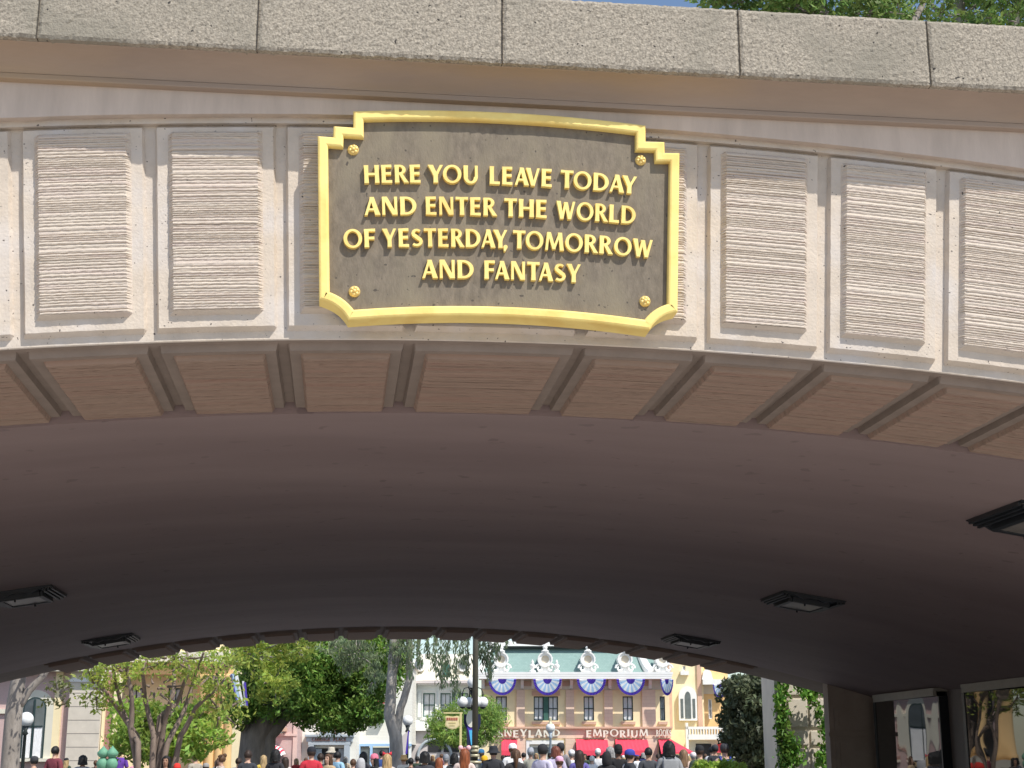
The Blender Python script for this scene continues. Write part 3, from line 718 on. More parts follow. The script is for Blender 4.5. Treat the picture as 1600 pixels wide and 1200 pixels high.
# --- the emporium
E = Town('emporium', 'yellow corner shop with green mansard roof, white dormers and red awnings', 'shop building', 900, 90)
E.fan_label = ['pleated violet and white bunting fan nearest the lamp post with globes', 'pleated violet and white bunting fan over the green double window', 'pleated violet and white bunting fan over the EMPORIUM sign, the left one',
               'pleated violet and white bunting fan right of centre, below the last complete dormer', 'narrow violet and white bunting fan at the corner by the white bay']
wins = [(775, 792, 1088, 1126), (834, 872, 1088, 1126), (912, 928, 1088, 1126), (973, 989, 1088, 1126), (1031, 1039, 1088, 1126)]
shops = [(784, 808, 1154, 1199), (826, 876, 1160, 1199), (899, 948, 1154, 1199), (960, 1010, 1154, 1199), (1028, 1043, 1154, 1199)]
E.wall('wall', 'yellow', 752, 1046, 1064, 1199, 9, [w_ for w_ in wins]+[])
mb = MB()
for x0, x1, y0, y1 in wins[:1]+wins[2:]: E.window(x0, x1, y0, y1)
E.window(834, 849.5, 1088, 1126); E.window(856.5, 872, 1088, 1126)
E.part('shutter', 'shutter', [(849.6, 856.4, 1088, 1126)], .04, .16)
for x0, x1, y0, y1 in wins: E.part('sill', 'terracotta', [(x0-3, x1+3, 1127.5, 1132)], -.16, .05)
E.part('lintel', 'terracotta', [(831, 875, 1079, 1087)], -.05, .02)
for x0, x1 in ((807, 820), (884, 897), (944, 957), (1003, 1024)):
    E.part('pilaster', 'brickpink', [(x0, x1, 1078, 1138)], -.14, .02)
    E.part('pier', 'brickpink', [(x0-1, x1+1, 1154, 1199)], -.18, .02)
E.part('frieze', 'frieze', [(752, 1047, 1062, 1077.5)], -.09, .05)
for x0, x1 in ((757, 768), (818, 832), (878, 892), (938, 952), (1000, 1014)): E.part('frieze_panel', 'frieze_brown', [(x0, x1, 1064, 1072)], -.115, -.06)
for x in (755, 816, 833, 876, 893, 938, 953, 999, 1016, 1044): 
    mb = MB(); a, z1, z0 = E.X(x), E.Z(1061), E.Z(1077); mb.prism([(0, z1), (.0, z0), (.14, z0+.05), (.2, z0+.25), (.42, z1-.12), (.48, z1)], -.09, .09)
    mb.xf(lambda px, py, pz: (a+py, -.06-px, pz)); obj('bracket', mb, 'white', E.t)
E.part('cornice', 'white', [(744, 1050, 1051.5, 1055), (746, 1049, 1055.3, 1058), (748, 1048, 1058.3, 1062)], -1.0, .4)
cn = bpy.data.objects['cornice.002'] if 'cornice.002' in bpy.data.objects else None
# mansard
mb = MB(); zb, zt = E.Z(1052), E.Z(1010); a0, a1 = E.X(750), E.X(1009); t0, t1 = E.X(770), E.X(1000)
mb.add([(a0, -.3, zb), (a1, -.3, zb), (t1, 1.6, zt), (t0, 1.6, zt), (a0, 9, zb), (a1, 9, zb), (t1, 7.5, zt), (t0, 7.5, zt)], [(0, 1, 2, 3), (1, 5, 6, 2), (4, 0, 3, 7), (5, 4, 7, 6), (3, 2, 6, 7)])
roof = obj('mansard_roof', mb, 'roof_green', E.t)
def hip(x0, x1, y0, y1, d0, d1, r, nm='hip_trim', curve=0):
    mb = MB(); p = []
    for i in range(9):
        t = i/8; p.append((E.X(x0)+(E.X(x1)-E.X(x0))*(t**(1+curve)), d0+(d1-d0)*t, E.Z(y0)+(E.Z(y1)-E.Z(y0))*t))
    mb.tube(p, [r*(1.25-.4*i/8) for i in range(9)], 8); obj(nm, mb, 'white', roof)
hip(749, 769, 1051, 1010, -.4, 1.5, .16); hip(1018, 1002, 1051, 1010, -.4, 1.5, .24, curve=-.45)
mb = MB(); mb.box(t0-.2, t1+.2, 1.2, 1.8, zt-.02, zt+.10); obj('ridge_trim', mb, 'post', roof)
mb = MB(); mb.box(t0-.25, t1+.25, 1.0, 2.0, zt+.1005, zt+.42); obj('ridge_cornice', mb, 'white', roof)
for x in (790, 848, 905, 962):
    mb = MB(); mb.lathe([(.0, 0), (.12, 0), (.13, .1), (.05, .16), (.13, .3), (.09, .4), (.02, .62), (0, .64)], (E.X(x), 1.3, zt+.42), 10); obj('ridge_finial', mb, 'white', roof)
mb = MB(); mb.add([(E.X(1012), -.2, zb), (E.X(1046), 1.6, zb), (E.X(1040), 2.6, zt), (E.X(1008), 1.5, zt), (E.X(1046), 6, zb), (E.X(1040), 6, zt)], [(0, 1, 2, 3), (1, 4, 5, 2)]); obj('return_roof', mb, 'roof_green', E.t)
def dormer(xc, full=True):
    cx = E.X(xc); k = (E.X(xc+1)-cx); zb_ = E.Z(1052.5); zc = E.Z(1031); d = -.42
    body = [(-12.5, 0), (12.5, 0), (11, .28), (8.6, .42), (7.0, .62), (6.6, 1.0)]
    hz = zc-zb_
    poly = [(cx+px*k, zb_+pz*hz*.62) for px, pz in body]+[(cx-px*k, zb_+pz*hz*.62) for px, pz in body[::-1][0:4]]
    mb = MB(); mb.prism(poly, d, .55)
    dm = obj('dormer', mb, 'white', roof)
    ro, ri = 11.5*k, 6.2*k; n = 30
    mb = MB()
    for r0, r1, dd in ((ro, ro*.82, d-.16), (ro*.82, ri, d-.07)):
        vs_ = []
        for i in range(n):
            a = 2*pi*i/n; rr = r0*(1+.05*(i % 2)) if dd == d-.16 else r0
            vs_ += [(cx+rr*cos(a), dd, zc+rr*sin(a)), (cx+r1*cos(a), dd, zc+r1*sin(a)), (cx+rr*cos(a), .7, zc+rr*sin(a)), (cx+r1*cos(a), d+.10, zc+r1*sin(a))]
        mb.add(vs_, [f for i in range(n) for j in [(i+1) % n] for f in ((4*i, 4*j, 4*j+1, 4*i+1)[::-1], (4*i+2, 4*j+2, 4*j, 4*i), (4*i+1, 4*j+1, 4*j+3, 4*i+3))])
    obj('oculus_ring', mb, 'white', dm)
    mb = MB(); mb.prism([(cx+ri*cos(2*pi*i/20), zc+ri*sin(2*pi*i/20)) for i in range(20)], d+.08, d+.12); obj('oculus', mb, 'frieze', dm)
    mb = MB(); mb.lathe([(.0, 0), (.20, 0), (.24, .08), (.10, .16), (.15, .28), (.10, .40), (.02, .62), (0, .65)], (cx, d-.02, zc+ro*.95), 12); obj('finial', mb, 'white', dm)
    for s in (-1, 1):
        mb = MB(); q = []
        for i in range(14):
            a = i/13*2.4*pi; r = .26*(1-.055*i); q.append((cx+s*(9.2*k)+s*r*cos(a)*.9, d-.05, zb_+.3+r*sin(a)))
        mb.tube(q, .06, 6); obj('scroll', mb, 'white', dm)
for x in (783, 852, 919, 977): dormer(x)
dormer(1036)
for x in (832, 870):
    mb = MB(); mb.lathe([(.0, 0), (.19, 0), (.19, .1), (.08, .16), (.16, .34), (.17, .42), (.07, .5), (.08, .6), (.02, .74), (0, .76)], (E.X(x), -.6, E.Z(1051.5)), 12); obj('urn', mb, 'white', E.t)
for x, r in ((785, 21.5), (855, 22), (923, 22.5), (984, 22)): bunting(E, x, r, 1062.5, 25, -1.06)
bunting(E, 1040, 10, 1063, 25, -1.06)
E.part('ledge', 'terracotta', [(752, 1049, 1135.5, 1138.5)], -.28, .05)
E.part('sign_band', 'brickpink', [(752, 1047, 1138.7, 1153.5)], -.08, .05)
zl = E.Z(1151.5); hl = E.Z(1140.5)-zl
sign_word(E.t, 'DISNEYLAND', E.X(757), E.X(875), zl, hl, -.32, -.22, 'sign_letter', jitter=.03)
sign_word(E.t, 'EMPORIUM', E.X(915), E.X(1011), zl, hl, -.32, -.22, 'sign_letter', jitter=.03)
sign_word(E.t, 'BOOKS', E.X(1023.5), E.X(1047), zl+.05, hl*.92, -.36, -.26, 'sign_letter', jitter=.02)
for x0, x1 in ((784, 808), (899, 948), (960, 1010)):
    mb = MB(); a, b_ = E.X(x0), E.X(x1); zt_, zl_ = E.Z(1155), E.Z(1172.5); n = 16
    xs = [a+(b_-a)*i/n for i in range(n+1)]
    mb.add([(x, -.1, zt_) for x in xs]+[(x, -1.5, zl_-.02*(i % 2)) for i, x in enumerate(xs)]+[(x, -1.52, zl_-.28-.04*(i % 2)) for i, x in enumerate(xs)],
           [(j*(n+1)+i, (j+1)*(n+1)+i, (j+1)*(n+1)+i+1, j*(n+1)+i+1) for j in range(2) for i in range(n)])
    mb.add([(a, -.1, zt_), (a, -1.5, zl_), (a, -.1, zl_)], [(0, 1, 2)]); mb.add([(b_, -.1, zt_), (b_, -1.5, zl_), (b_, -.1, zl_)], [(0, 2, 1)])
    obj('awning', mb, 'red', E.t)
mb = MB(); a, b_ = E.X(1027), E.X(1078)
mb.add([(a, -.1, E.Z(1155)), (E.X(1046), -.1, E.Z(1155)), (b_, -1.0, E.Z(1175)), (a, -1.6, E.Z(1175)), (a, -1.6, E.Z(1178)), (b_, -1.0, E.Z(1178))], [(0, 3, 2, 1), (3, 4, 5, 2)]); obj('awning', mb, 'red', E.t)
for x0, x1 in ((784, 806), (899, 943), (960, 1002), (1028, 1042)):
    E.part('shop_window', 'dark_in', [(x0, x1, 1160, 1199)], -.03, .02)
dr = E.part('doorway', 'white', [(822, 827, 1157, 1199), (875, 880, 1157, 1199), (827.1, 874.9, 1157, 1163)], -.2, .02)
E.part('door', 'cream', [(828, 850.5, 1164, 1199), (851.5, 874, 1164, 1199)], -.06, .02, dr)
E.part('door_glass', 'glass', [(831, 847, 1168, 1190), (855, 871, 1168, 1190)], -.075, -.061, dr)

# --- the yellow tower house beyond the corner
W_ = Town('tower_house', 'tall yellow house with an arched white bay window right of the emporium', 'building', 1085, 97)
W_.fan_label = ['violet and white bunting fan on the orange wall beside the dark bush']
W_.wall('wall', 'yellow', 1040, 1100, 985, 1199, 8, [(1068, 1073, 1040, 1048)])
W_.wall('side_wall', 'yellow_warm', 1100, 1140, 1040, 1199, 7, [(1108, 1114, 1092, 1123)], d0=.4)
for x0, x1 in ((1044, 1050), (1090, 1097)): W_.part('pilaster', 'terracotta', [(x0, x1, 1000, 1138)], -.12, .02)
mb = MB(); cx, zc = W_.X(1074), W_.Z(1088); k = W_.X(1075)-W_.X(1074)
mb.prism([(cx+14*k*cos(pi*i/20), zc+15*k*sin(pi*i/20)) for i in range(21)]+[(cx-14*k, W_.Z(1126)), (cx+14*k, W_.Z(1126))], -.3, .02); bay = obj('bay', mb, 'white', W_.t)
mb = MB(); mb.prism([(cx+4.6*k*cos(pi*i/12), zc-2*k+9*k*sin(pi*i/12)) for i in range(13)]+[(cx-4.6*k, W_.Z(1123)), (cx+4.6*k, W_.Z(1123))], -.33, -.28); obj('arched_pane', mb, 'glass', bay)
for s in (-1, 1):
    mb = MB(); mb.box(cx+s*9.3*k-2*k, cx+s*9.3*k+2*k, -.33, -.28, W_.Z(1122), W_.Z(1092)); obj('side_pane', mb, 'glass', bay)
W_.window(1068, 1073, 1040, 1048, 'white', 1, 1, False); W_.part('sill', 'white', [(1064, 1077, 1049, 1055)], -.3, .02)
W_.window(1108, 1114, 1092, 1123, 'white', 2, 1, True, .46)
W_.part('balcony', 'white', [(1067, 1128, 1136, 1140), (1069, 1126, 1148, 1156), (1067, 1071, 1130, 1199), (1123, 1127, 1130, 1199)]+[(1072+i*4.3, 1073.6+i*4.3, 1140, 1148) for i in range(12)], -1.2, -.7)
W_.part('porch', 'cream', [(1071.2, 1122.8, 1156.2, 1199)], -.4, .01)
W_.part('porch_door', 'dark_in', [(1084, 1108, 1162, 1199)], -.43, -.39)
W_.part('cornice', 'white', [(1098, 1142, 1062, 1070)], -.5, .45)
W_.part('frieze', 'frieze', [(1100, 1140, 1070.3, 1084)], .3, .42)
W_.part('roof', 'bblue', [(1112, 1141, 1046, 1061)], 1.0, 6)
mb = MB(); cx = W_.X(1106); mb.prism([(cx-.35, W_.Z(1062)), (cx+.35, W_.Z(1062)), (cx+.25, W_.Z(1050)), (cx, W_.Z(1044)), (cx-.25, W_.Z(1050))], -.2, .6); obj('dormer', mb, 'white', W_.t)
bunting(W_, 1123, 10, 1070, 22, -.56)
mb = MB(); zt_, zl_ = W_.Z(1157), W_.Z(1176); cx = W_.X(1132); n = 14
for i in range(n):
    a0, a1 = pi*i/n, pi*(i+1)/n; mb.add([(cx, -.2, zt_), (cx+1.05*cos(a0), -.2-1.0*sin(a0), zl_), (cx+1.05*cos(a1), -.2-1.0*sin(a1), zl_), (cx+.6*cos(a0), -.2-.6*sin(a0), zt_-.18), (cx+.6*cos(a1), -.2-.6*sin(a1), zt_-.18)], [(0, 3, 4), (3, 1, 2, 4)])
obj('round_awning', mb, 'red', W_.t)

# --- white house with green shutters
H = Town('shuttered_house', 'white house with dark green shutters and a lattice gutter behind the lamp post', 'building', 690, 92)
H.wall('wall', 'mint', 644, 741, 1070, 1140, 8, [(661, 680, 1083, 1120), (688, 704, 1083, 1120), (716, 731, 1083, 1120)])
for x0, x1 in ((661, 680), (688, 704), (716, 731)):
    H.window(x0, x1, 1083, 1120, 'shutter', 2, 1, True)
    H.part('casing', 'white', [(x0-2, x0-.05, 1081, 1122), (x1+.05, x1+2, 1081, 1122), (x0-2, x1+2, 1078.5, 1080.9), (x0-3, x1+3, 1122.1, 1125)], -.06, .02)
H.part('shutter', 'mint', [(653, 658, 1082, 1121)], -.09, -.02); H.part('shutter', 'shutter', [(706, 711, 1082, 1121)], -.09, -.02)
H.part('gutter', 'lilac', [(640, 744, 1064, 1068.5)], -.7, .3); H.part('eave', 'white', [(642, 742, 1068.7, 1071)], -.45, .3)
mb = MB(); zb, zt = H.Z(1064), H.Z(1016)
mb.add([(H.X(640), -.5, zb), (H.X(742), -.5, zb), (H.X(735), 3.5, zt), (H.X(648), 3.5, zt), (H.X(640), 8, zb), (H.X(742), 8, zb)], [(0, 1, 2, 3), (1, 5, 2), (4, 0, 3), (5, 4, 3, 2)]); rf = obj('roof', mb, 'cream', H.t)
for x in (653, 723):
    mb = MB(); cx, zc = H.X(x), H.Z(1038); mb.prism([(cx+.42*cos(2*pi*i/24), zc+.42*sin(2*pi*i/24)) for i in range(24)], .3, 1.6); o = obj('round_dormer', mb, 'white', rf)
    mb = MB(); mb.prism([(cx+.27*cos(2*pi*i/20), zc+.27*sin(2*pi*i/20)) for i in range(20)], .27, .32); obj('pane', mb, 'glass', o)
mb = MB(); cx = H.X(697); k = H.X(698)-H.X(697)
mb.prism([(cx-9*k, H.Z(1062)), (cx+9*k, H.Z(1062)), (cx+9*k, H.Z(1040)), (cx, H.Z(1027)), (cx-9*k, H.Z(1040))], .0, 2.2); o = obj('gable_dormer', mb, 'cream', rf)
mb = MB(); mb.box(cx-6*k, cx+6*k, -.05, .01, H.Z(1058), H.Z(1038)); obj('louvre', mb, 'shutter', o)
H.part('lower_wall', 'lilac', [(644, 741, 1142.3, 1199)], .1, .4); H.part('belt', 'white', [(642, 743, 1137, 1142)], -.3, .3)
H.part('porch_window', 'dark_in', [(670, 690, 1158, 1175), (694, 725, 1158, 1175)], .05, .12)
mb = MB(); cx, zc, k = H.X(680), H.Z(1182), H.X(681)-H.X(680); q = [(cx+26*k*cos(pi*i/20), 0, zc+26*k*sin(pi*i/20)) for i in range(21)]; mb.tube(q, .09, 8); obj('arched_trim', mb, 'bluegrey', H.t)

# --- pale house with blue trim and a red window hood
B_ = Town('blue_trim_house', 'pale clapboard house with sky-blue shopfront and small red window hood', 'building', 600, 88)
B_.wall('wall', 'siding', 556, 644, 1040, 1163, 8, [(586, 600, 1097, 1119), (571, 578, 1098, 1119)])
B_.window(586, 600, 1097, 1119, 'white', 2, 2, True); B_.window(571, 578, 1098, 1119, 'blue', 1, 1, True)
B_.part('shutter', 'blue', [(579, 584, 1097, 1121)], -.07, .01); B_.part('shutter', 'mint', [(601, 605, 1097, 1121)], -.07, .01)
B_.part('sill', 'blue', [(568, 581, 1120, 1124)], -.12, .02)
mb = MB(); a, b_ = B_.X(585), B_.X(602)
mb.add([(a+.1, -.02, B_.Z(1089)), (b_-.1, -.02, B_.Z(1089)), (b_, -.5, B_.Z(1097.5)), (a, -.5, B_.Z(1097.5)), (a, -.5, B_.Z(1099.5)), (b_, -.5, B_.Z(1099.5))], [(0, 3, 2, 1), (3, 4, 5, 2)]); mb.add([(a+.1, -.02, B_.Z(1089)), (a, -.5, B_.Z(1097.5)), (a, -.02, B_.Z(1097.5))], [(0, 1, 2)])
obj('red_hood', mb, 'red', B_.t)
B_.part('window_box', 'verdigris', [(583, 601, 1123, 1128)], -.4, -.01); 
B_.part('shopfront', 'blue', [(562, 644, 1162, 1166), (562, 565, 1166, 1199), (580, 584, 1166, 1199), (610, 614, 1166, 1199)], -.12, .1)
B_.part('shop_window', 'glass', [(565.1, 579.9, 1168, 1199), (584.1, 609.9, 1168, 1199)], -.02, .05)
B_.part('shopfront_base', 'mint', [(614.1, 644, 1166.2, 1199)], -.05, .1)
mb = MB(); mb.prism([(B_.X(553), B_.Z(1042)), (B_.X(648), B_.Z(1042)), (B_.X(601), B_.Z(1006))], -.3, 8); obj('gable_roof', mb, 'lilac', B_.t)

# --- carriage entrance
C_ = Town('carriage_entrance', 'blue-grey shop entrance lettered CARRIAGE PLACE with a curved pediment', 'building', 518, 86)
C_.wall('wall', 'siding', 466, 558, 1060, 1199, 8, [(494, 547, 1169, 1199)])
C_.part('entablature', 'bluegrey', [(482, 553, 1151.5, 1159), (485, 550, 1159.3, 1164), (486, 494, 1164.3, 1199), (541, 549, 1164.3, 1199)], -.45, .02)
C_.part('cornice', 'bluegrey', [(480, 555, 1148, 1151.2)], -.6, .02)
mb = MB(); cx, k, zb = C_.X(518), C_.X(519)-C_.X(518), C_.Z(1147.8)
mb.prism([(cx-24*k, zb), (cx+24*k, zb)]+[(cx+16*k*cos(pi*i/16), zb+11*k*sin(pi*i/16)) for i in range(17)], -.5, .02); pd = obj('pediment', mb, 'bluegrey', C_.t)
for s in (-1, 1):
    mb = MB(); q = []
    for i in range(12): a = i/11*2.2*pi; r = .17*(1-.06*i); q.append((cx+s*(.30+r*cos(a)), -.52, zb+.14+r*sin(a)*.8))
    mb.tube(q, .035, 6); obj('scroll', mb, 'sign_dark', pd)
zl = C_.Z(1157.8); hl = C_.Z(1153)-zl
sign_word(C_.t, 'CARRIAGE', C_.X(491), C_.X(519), zl, hl, -.50, -.44, 'sign_dark'); sign_word(C_.t, 'PLACE', C_.X(524), C_.X(544), zl, hl, -.50, -.44, 'sign_dark')
C_.part('doorway', 'dark_in', [(494.2, 540.8, 1168, 1199)], .2, .25)
C_.part('door', 'bluegrey', [(494.3, 505, 1170, 1199), (531, 540.7, 1170, 1199)], .02, .1)

# --- pink house with striped awning
K_ = Town('pink_house', 'pink house with a domed red and white striped awning', 'building', 432, 84)
K_.wall('wall', 'brickrose', 392, 466, 1060, 1199, 8, [(436, 446, 1128, 1148)])
K_.window(436, 446, 1128, 1148, 'white', 2, 1, True)
K_.part('hood', 'terracotta', [(433, 450, 1137, 1143)], -.6, -.02)
K_.part('corner_board', 'pink', [(460, 466.5, 1062, 1199)], -.08, .02); K_.part('belt', 'pink', [(392, 466, 1146, 1150)], -.12, .02)
for mi, m_ in ((0, 'red'), (1, 'bwhite')):
    mb = MB(); cx, zt_, zl_ = K_.X(424), K_.Z(1163), K_.Z(1181); R_ = K_.X(450)-cx; n = 22
    for i in range(n):
        if i % 2 != mi: continue
        x0, x1 = -R_+2*R_*i/n, -R_+2*R_*(i+1)/n
        for j in range(6):
            def q(x, t):
                dome = sqrt(max(.02, 1-(x/R_)**2)); return (cx+x, -.1-1.5*sin(t*pi/2), zl_+(zt_-zl_)*dome*cos(t*pi/2))
            mb.add([q(x0, j/6), q(x1, j/6), q(x1, (j+1)/6), q(x0, (j+1)/6)], [(3, 2, 1, 0)])
    obj('awning_stripe', mb, m_, K_.t)

# --- yellow house with columns
Y_ = Town('columned_house', 'yellow house with orange porch columns behind the trees', 'building', 250, 70)
Y_.wall('wall', 'yellow', 112, 352, 1000, 1199, 9, [(200, 222, 1075, 1115), (262, 284, 1075, 1115)])
Y_.window(200, 222, 1075, 1115); Y_.window(262, 284, 1075, 1115)
Y_.part('cornice', 'cream', [(108, 372, 1022, 1030), (110, 370, 1030.2, 1038)], -1.6, .2); Y_.part('frieze', 'yellow_warm', [(112, 368, 1038.2, 1056)], -1.3, -.9)
for x in (322, 338, 352, 364):
    mb = MB(); zt_ = Y_.Z(1056); mb.lathe([(.0, 0), (.34, 0), (.34, .3), (.25, .4), (.24, .6), (.20, zt_-.5), (.28, zt_-.4), (.31, zt_-.2), (.34, zt_-.12), (.34, zt_-.002), (0, zt_-.002)], (Y_.X(x), -1.05, 0), 20)
    obj('column', mb, 'yellow_warm', Y_.t, smooth=True)
Y_.part('porch_wall', 'dark_in', [(320, 350, 1130, 1199)], -.03, .01)

# --- brick hall on the left with arched window and stone pier
L_ = Town('brick_hall', 'rose brick hall with a cream-framed arched window and stone pier at left', 'building', 70, 62)
L_.wall('wall', 'brickrose', -520, 112, 900, 1199, 10)
L_.part('yellow_pipe', 'yellow', [(86, 97, 1050, 1199)], -.14, .02)
L_.part('pier', 'beige', [(111, 161, 900, 1199)], -.3, 1.0)
for i in range(9): L_.part('pier_joint', 'twall', [(111.3, 160.7, 1062+21*i, 1062.8+21*i)], -.305, -.2)
L_.part('pier_band', 'white', [(109, 163, 1060, 1066)], -.36, 1.0)
L_.part('yellow_pipe', 'yellow', [(162, 166, 1060, 1199)], -.14, .02); L_.part('end_wall', 'brickred', [(166.2, 178, 1050, 1199)], 0, .6); L_.part('corner_board', 'yellow', [(178.2, 184, 1050, 1199)], -.1, .6)
def archwin(xc, hw):
    cx, k, zc = L_.X(xc), L_.X(xc+1)-L_.X(xc), L_.Z(1108)
    for rr, d0, m_, nm in ((hw+11, -.14, 'cream', 'surround'), (hw, -.17, 'winframe', 'arched_window'), (hw-2.2, -.19, 'glass', 'pane')):
        mb = MB(); mb.prism([(cx+rr*k*cos(pi*i/24), zc+(rr)*k*sin(pi*i/24)) for i in range(25)]+[(cx-rr*k, L_.Z(1185)), (cx+rr*k, L_.Z(1185))], d0, .02)
        o = obj(nm, mb, m_, L_.t if nm != 'pane' else o)
    n = 22; mb = MB(); w2 = (hw-3.5)*k; zl, zh = L_.Z(1184), L_.Z(1137)
    for q0, q1 in ((-w2, -.06), (.06, w2)):
        xs = [cx+q0+(q1-q0)*i/n for i in range(n+1)]
        mb.add([(x, -.21+.015*(i % 2), zl) for i, x in enumerate(xs)]+[(x, -.21+.015*(i % 2), zh) for i, x in enumerate(xs)], [(i, i+1, n+2+i, n+1+i) for i in range(n)])
    obj('curtain', mb, 'curtain', o)
    mb = MB(); mb.box(cx-.03, cx+.03, -.24, -.19, zl, zc+(hw-3)*k); mb.box(cx-w2, cx+w2, -.24, -.2, L_.Z(1136), L_.Z(1134)); obj('glazing_bar', mb, 'winframe', o)
    L_.part('sill', 'cream', [(xc-hw-14, xc+hw+14, 1185, 1190)], -.3, .02)
for xc in (57, -45, -150, -255, -360): archwin(xc, 18)
for xq in (73, -29, -134, -239):
    for i in range(8): L_.part('quoin', 'brickred', [(xq+2, xq+13+3*(i % 2), 1120+8.5*i, 1126.5+8.5*i)], -.06, .02)
L_.part('band', 'cream', [(-520, 85.5, 1108, 1115)], -.12, .02)
L_.part('cornice', 'cream', [(-520, 164, 1040, 1050)], -.7, .2)

# --- ochre loggia beyond the left edge, seen in the glass of the cases
G_ = Town('loggia', 'ochre loggia with pale fluted columns mirrored in the right-hand poster case', 'building', -290, 54)
G_.part('plinth', 'frieze', [(-415, -165, 1186, 1199)], -1.2, .6); G_.part('entablature', 'yellow_warm', [(-420, -160, 1000, 1024)], -1.0, .6); G_.part('rear_wall', 'dark_in', [(-414, -166, 1024, 1186)], .5, .6)
for x in (-400, -340, -285, -230, -180):
    mb = MB(); zt_ = G_.Z(1024); zb_ = G_.Z(1186); mb.lathe([(0, zb_), (.40, zb_), (.40, zb_+.3), (.30, zb_+.4), (.26, zt_-.5), (.36, zt_-.4), (.44, zt_-.1), (0, zt_)], (G_.X(x), -.6, 0), 16); obj('column', mb, 'yellow_warm', G_.t, smooth=True)
# ------------------------------------------------------------ trees, shrubs, vines
def leaves(name, pts, size, m, parent, aspect=.5, droop=0.0, world=True, seed=1):
    """one small pointed leaf per point, turned at random"""
    r = np.random.default_rng(seed); n = len(pts); p = np.asarray(pts, float)
    if world and parent is not None:
        inv = np.array(wmat(parent).inverted()); p = p @ inv[:3, :3].T+inv[:3, 3]
    a = r.normal(size=(n, 3)); a[:, 2] -= droop*2.2; a /= np.linalg.norm(a, axis=1)[:, None]
    b = np.cross(a, r.normal(size=(n, 3))); b /= np.linalg.norm(b, axis=1)[:, None]
    s = size*r.uniform(.6, 1.35, n)[:, None]; a = a*s; b = b*s*aspect
    c = np.cross(a, b)/s*.35
    V = np.stack([p-a, p+b*.8+c*.3-a*.1, p+a, p-b*.8+c*.3-a*.1], 1).reshape(-1, 3)
    me = bpy.data.meshes.new(name); me.vertices.add(4*n); me.vertices.foreach_set('co', V.ravel().astype(np.float32))
    me.loops.add(4*n); me.loops.foreach_set('vertex_index', np.arange(4*n, dtype=np.int32))
    me.polygons.add(n); me.polygons.foreach_set('loop_start', np.arange(0, 4*n, 4, dtype=np.int32)); me.polygons.foreach_set('loop_total', np.full(n, 4, np.int32))
    me.update(calc_edges=True); me.validate()
    me.materials.append(M[m]); o = bpy.data.objects.new(name, me); col.objects.link(o)
    if parent is not None: o.parent = parent
    return o
def clump(r, c, rad, n, hollow=.55):
    d = r.normal(size=(n, 3)); d /= np.linalg.norm(d, axis=1)[:, None]
    return np.asarray(c)+d*np.asarray(rad)*(hollow+(1-hollow)*r.random(n)[:, None]**.6)
def spray(r, c, rad, nclump, cr, nleaf):
    """leaf positions in many small uneven clumps spread over a larger crown"""
    out = []; cs = clump(r, c, rad, nclump, .25)
    for q in cs: out.append(clump(r, q, np.array([cr, cr, cr*.7])*r.uniform(.5, 1.4), int(nleaf*r.uniform(.4, 1.5)), .2))
    return np.concatenate(out), cs
def limb(r, p0, p1, n=6, wob=.12):
    p0, p1 = np.asarray(p0, float), np.asarray(p1, float); L = np.linalg.norm(p1-p0)
    t = np.linspace(0, 1, n)[:, None]; w_ = r.normal(size=(n, 3))*wob*L/n; w_[0] = 0; w_[-1] = 0
    return p0+(p1-p0)*t+np.cumsum(w_, 0)*(1-t)*.9
def SP(x, y, wd):                                  # point in the world on the sight line at street distance wd
    u, z = T(x, y, wd); v = street(u, wd, z); return np.array(v)
def tree(name, label, xb, wd, stems, crowns, leafm, barkm, lsize, seed, group=None, aspect=.5, droop=0, cat='tree', yb=None):
    r = np.random.default_rng(seed); u, _ = T(xb, 1188, wd); t = thing(name, label, cat, street(u, wd, 0), 0, group)
    mb = MB()
    for pts, r0, r1 in stems:
        P3 = [np.array(street(T(pts[0][0], 1188, pts[0][2])[0], pts[0][2], 0)) if i == 0 and pts[0][1] is None else SP(*q) for i, q in enumerate(pts)]
        Q = []
        for i in range(len(P3)-1): Q += list(limb(r, P3[i], P3[i+1], 5, .10))[:-1]
        Q.append(P3[-1]); mb.tube(Q, [r0+(r1-r0)*(i/(len(Q)-1))**.8 for i in range(len(Q))], 9)
    ends = []
    allp = []
    for (x, y, d, rx, ry, rd, ncl, cr, nl) in crowns:
        c = SP(x, y, d); k = d/FPX
        pts, cs = spray(r, c, (rx*k, rd, ry*k), ncl, cr, nl); allp.append(pts)
        for q in cs[::3]: ends.append((c, q))
    for c, q in ends: 
        if barkm: mb.tube(list(limb(r, c*.6+q*.4, q, 4, .2)), [.03, .022, .014, .006], 5)
    if mb.v: obj('trunk', mb, barkm, t, world=True, smooth=True)
    P_ = np.concatenate(allp); P_ = P_[P_[:, 2] > .1]
    leaves('crown', P_, lsize, leafm, t, aspect, droop, True, seed)
    return t

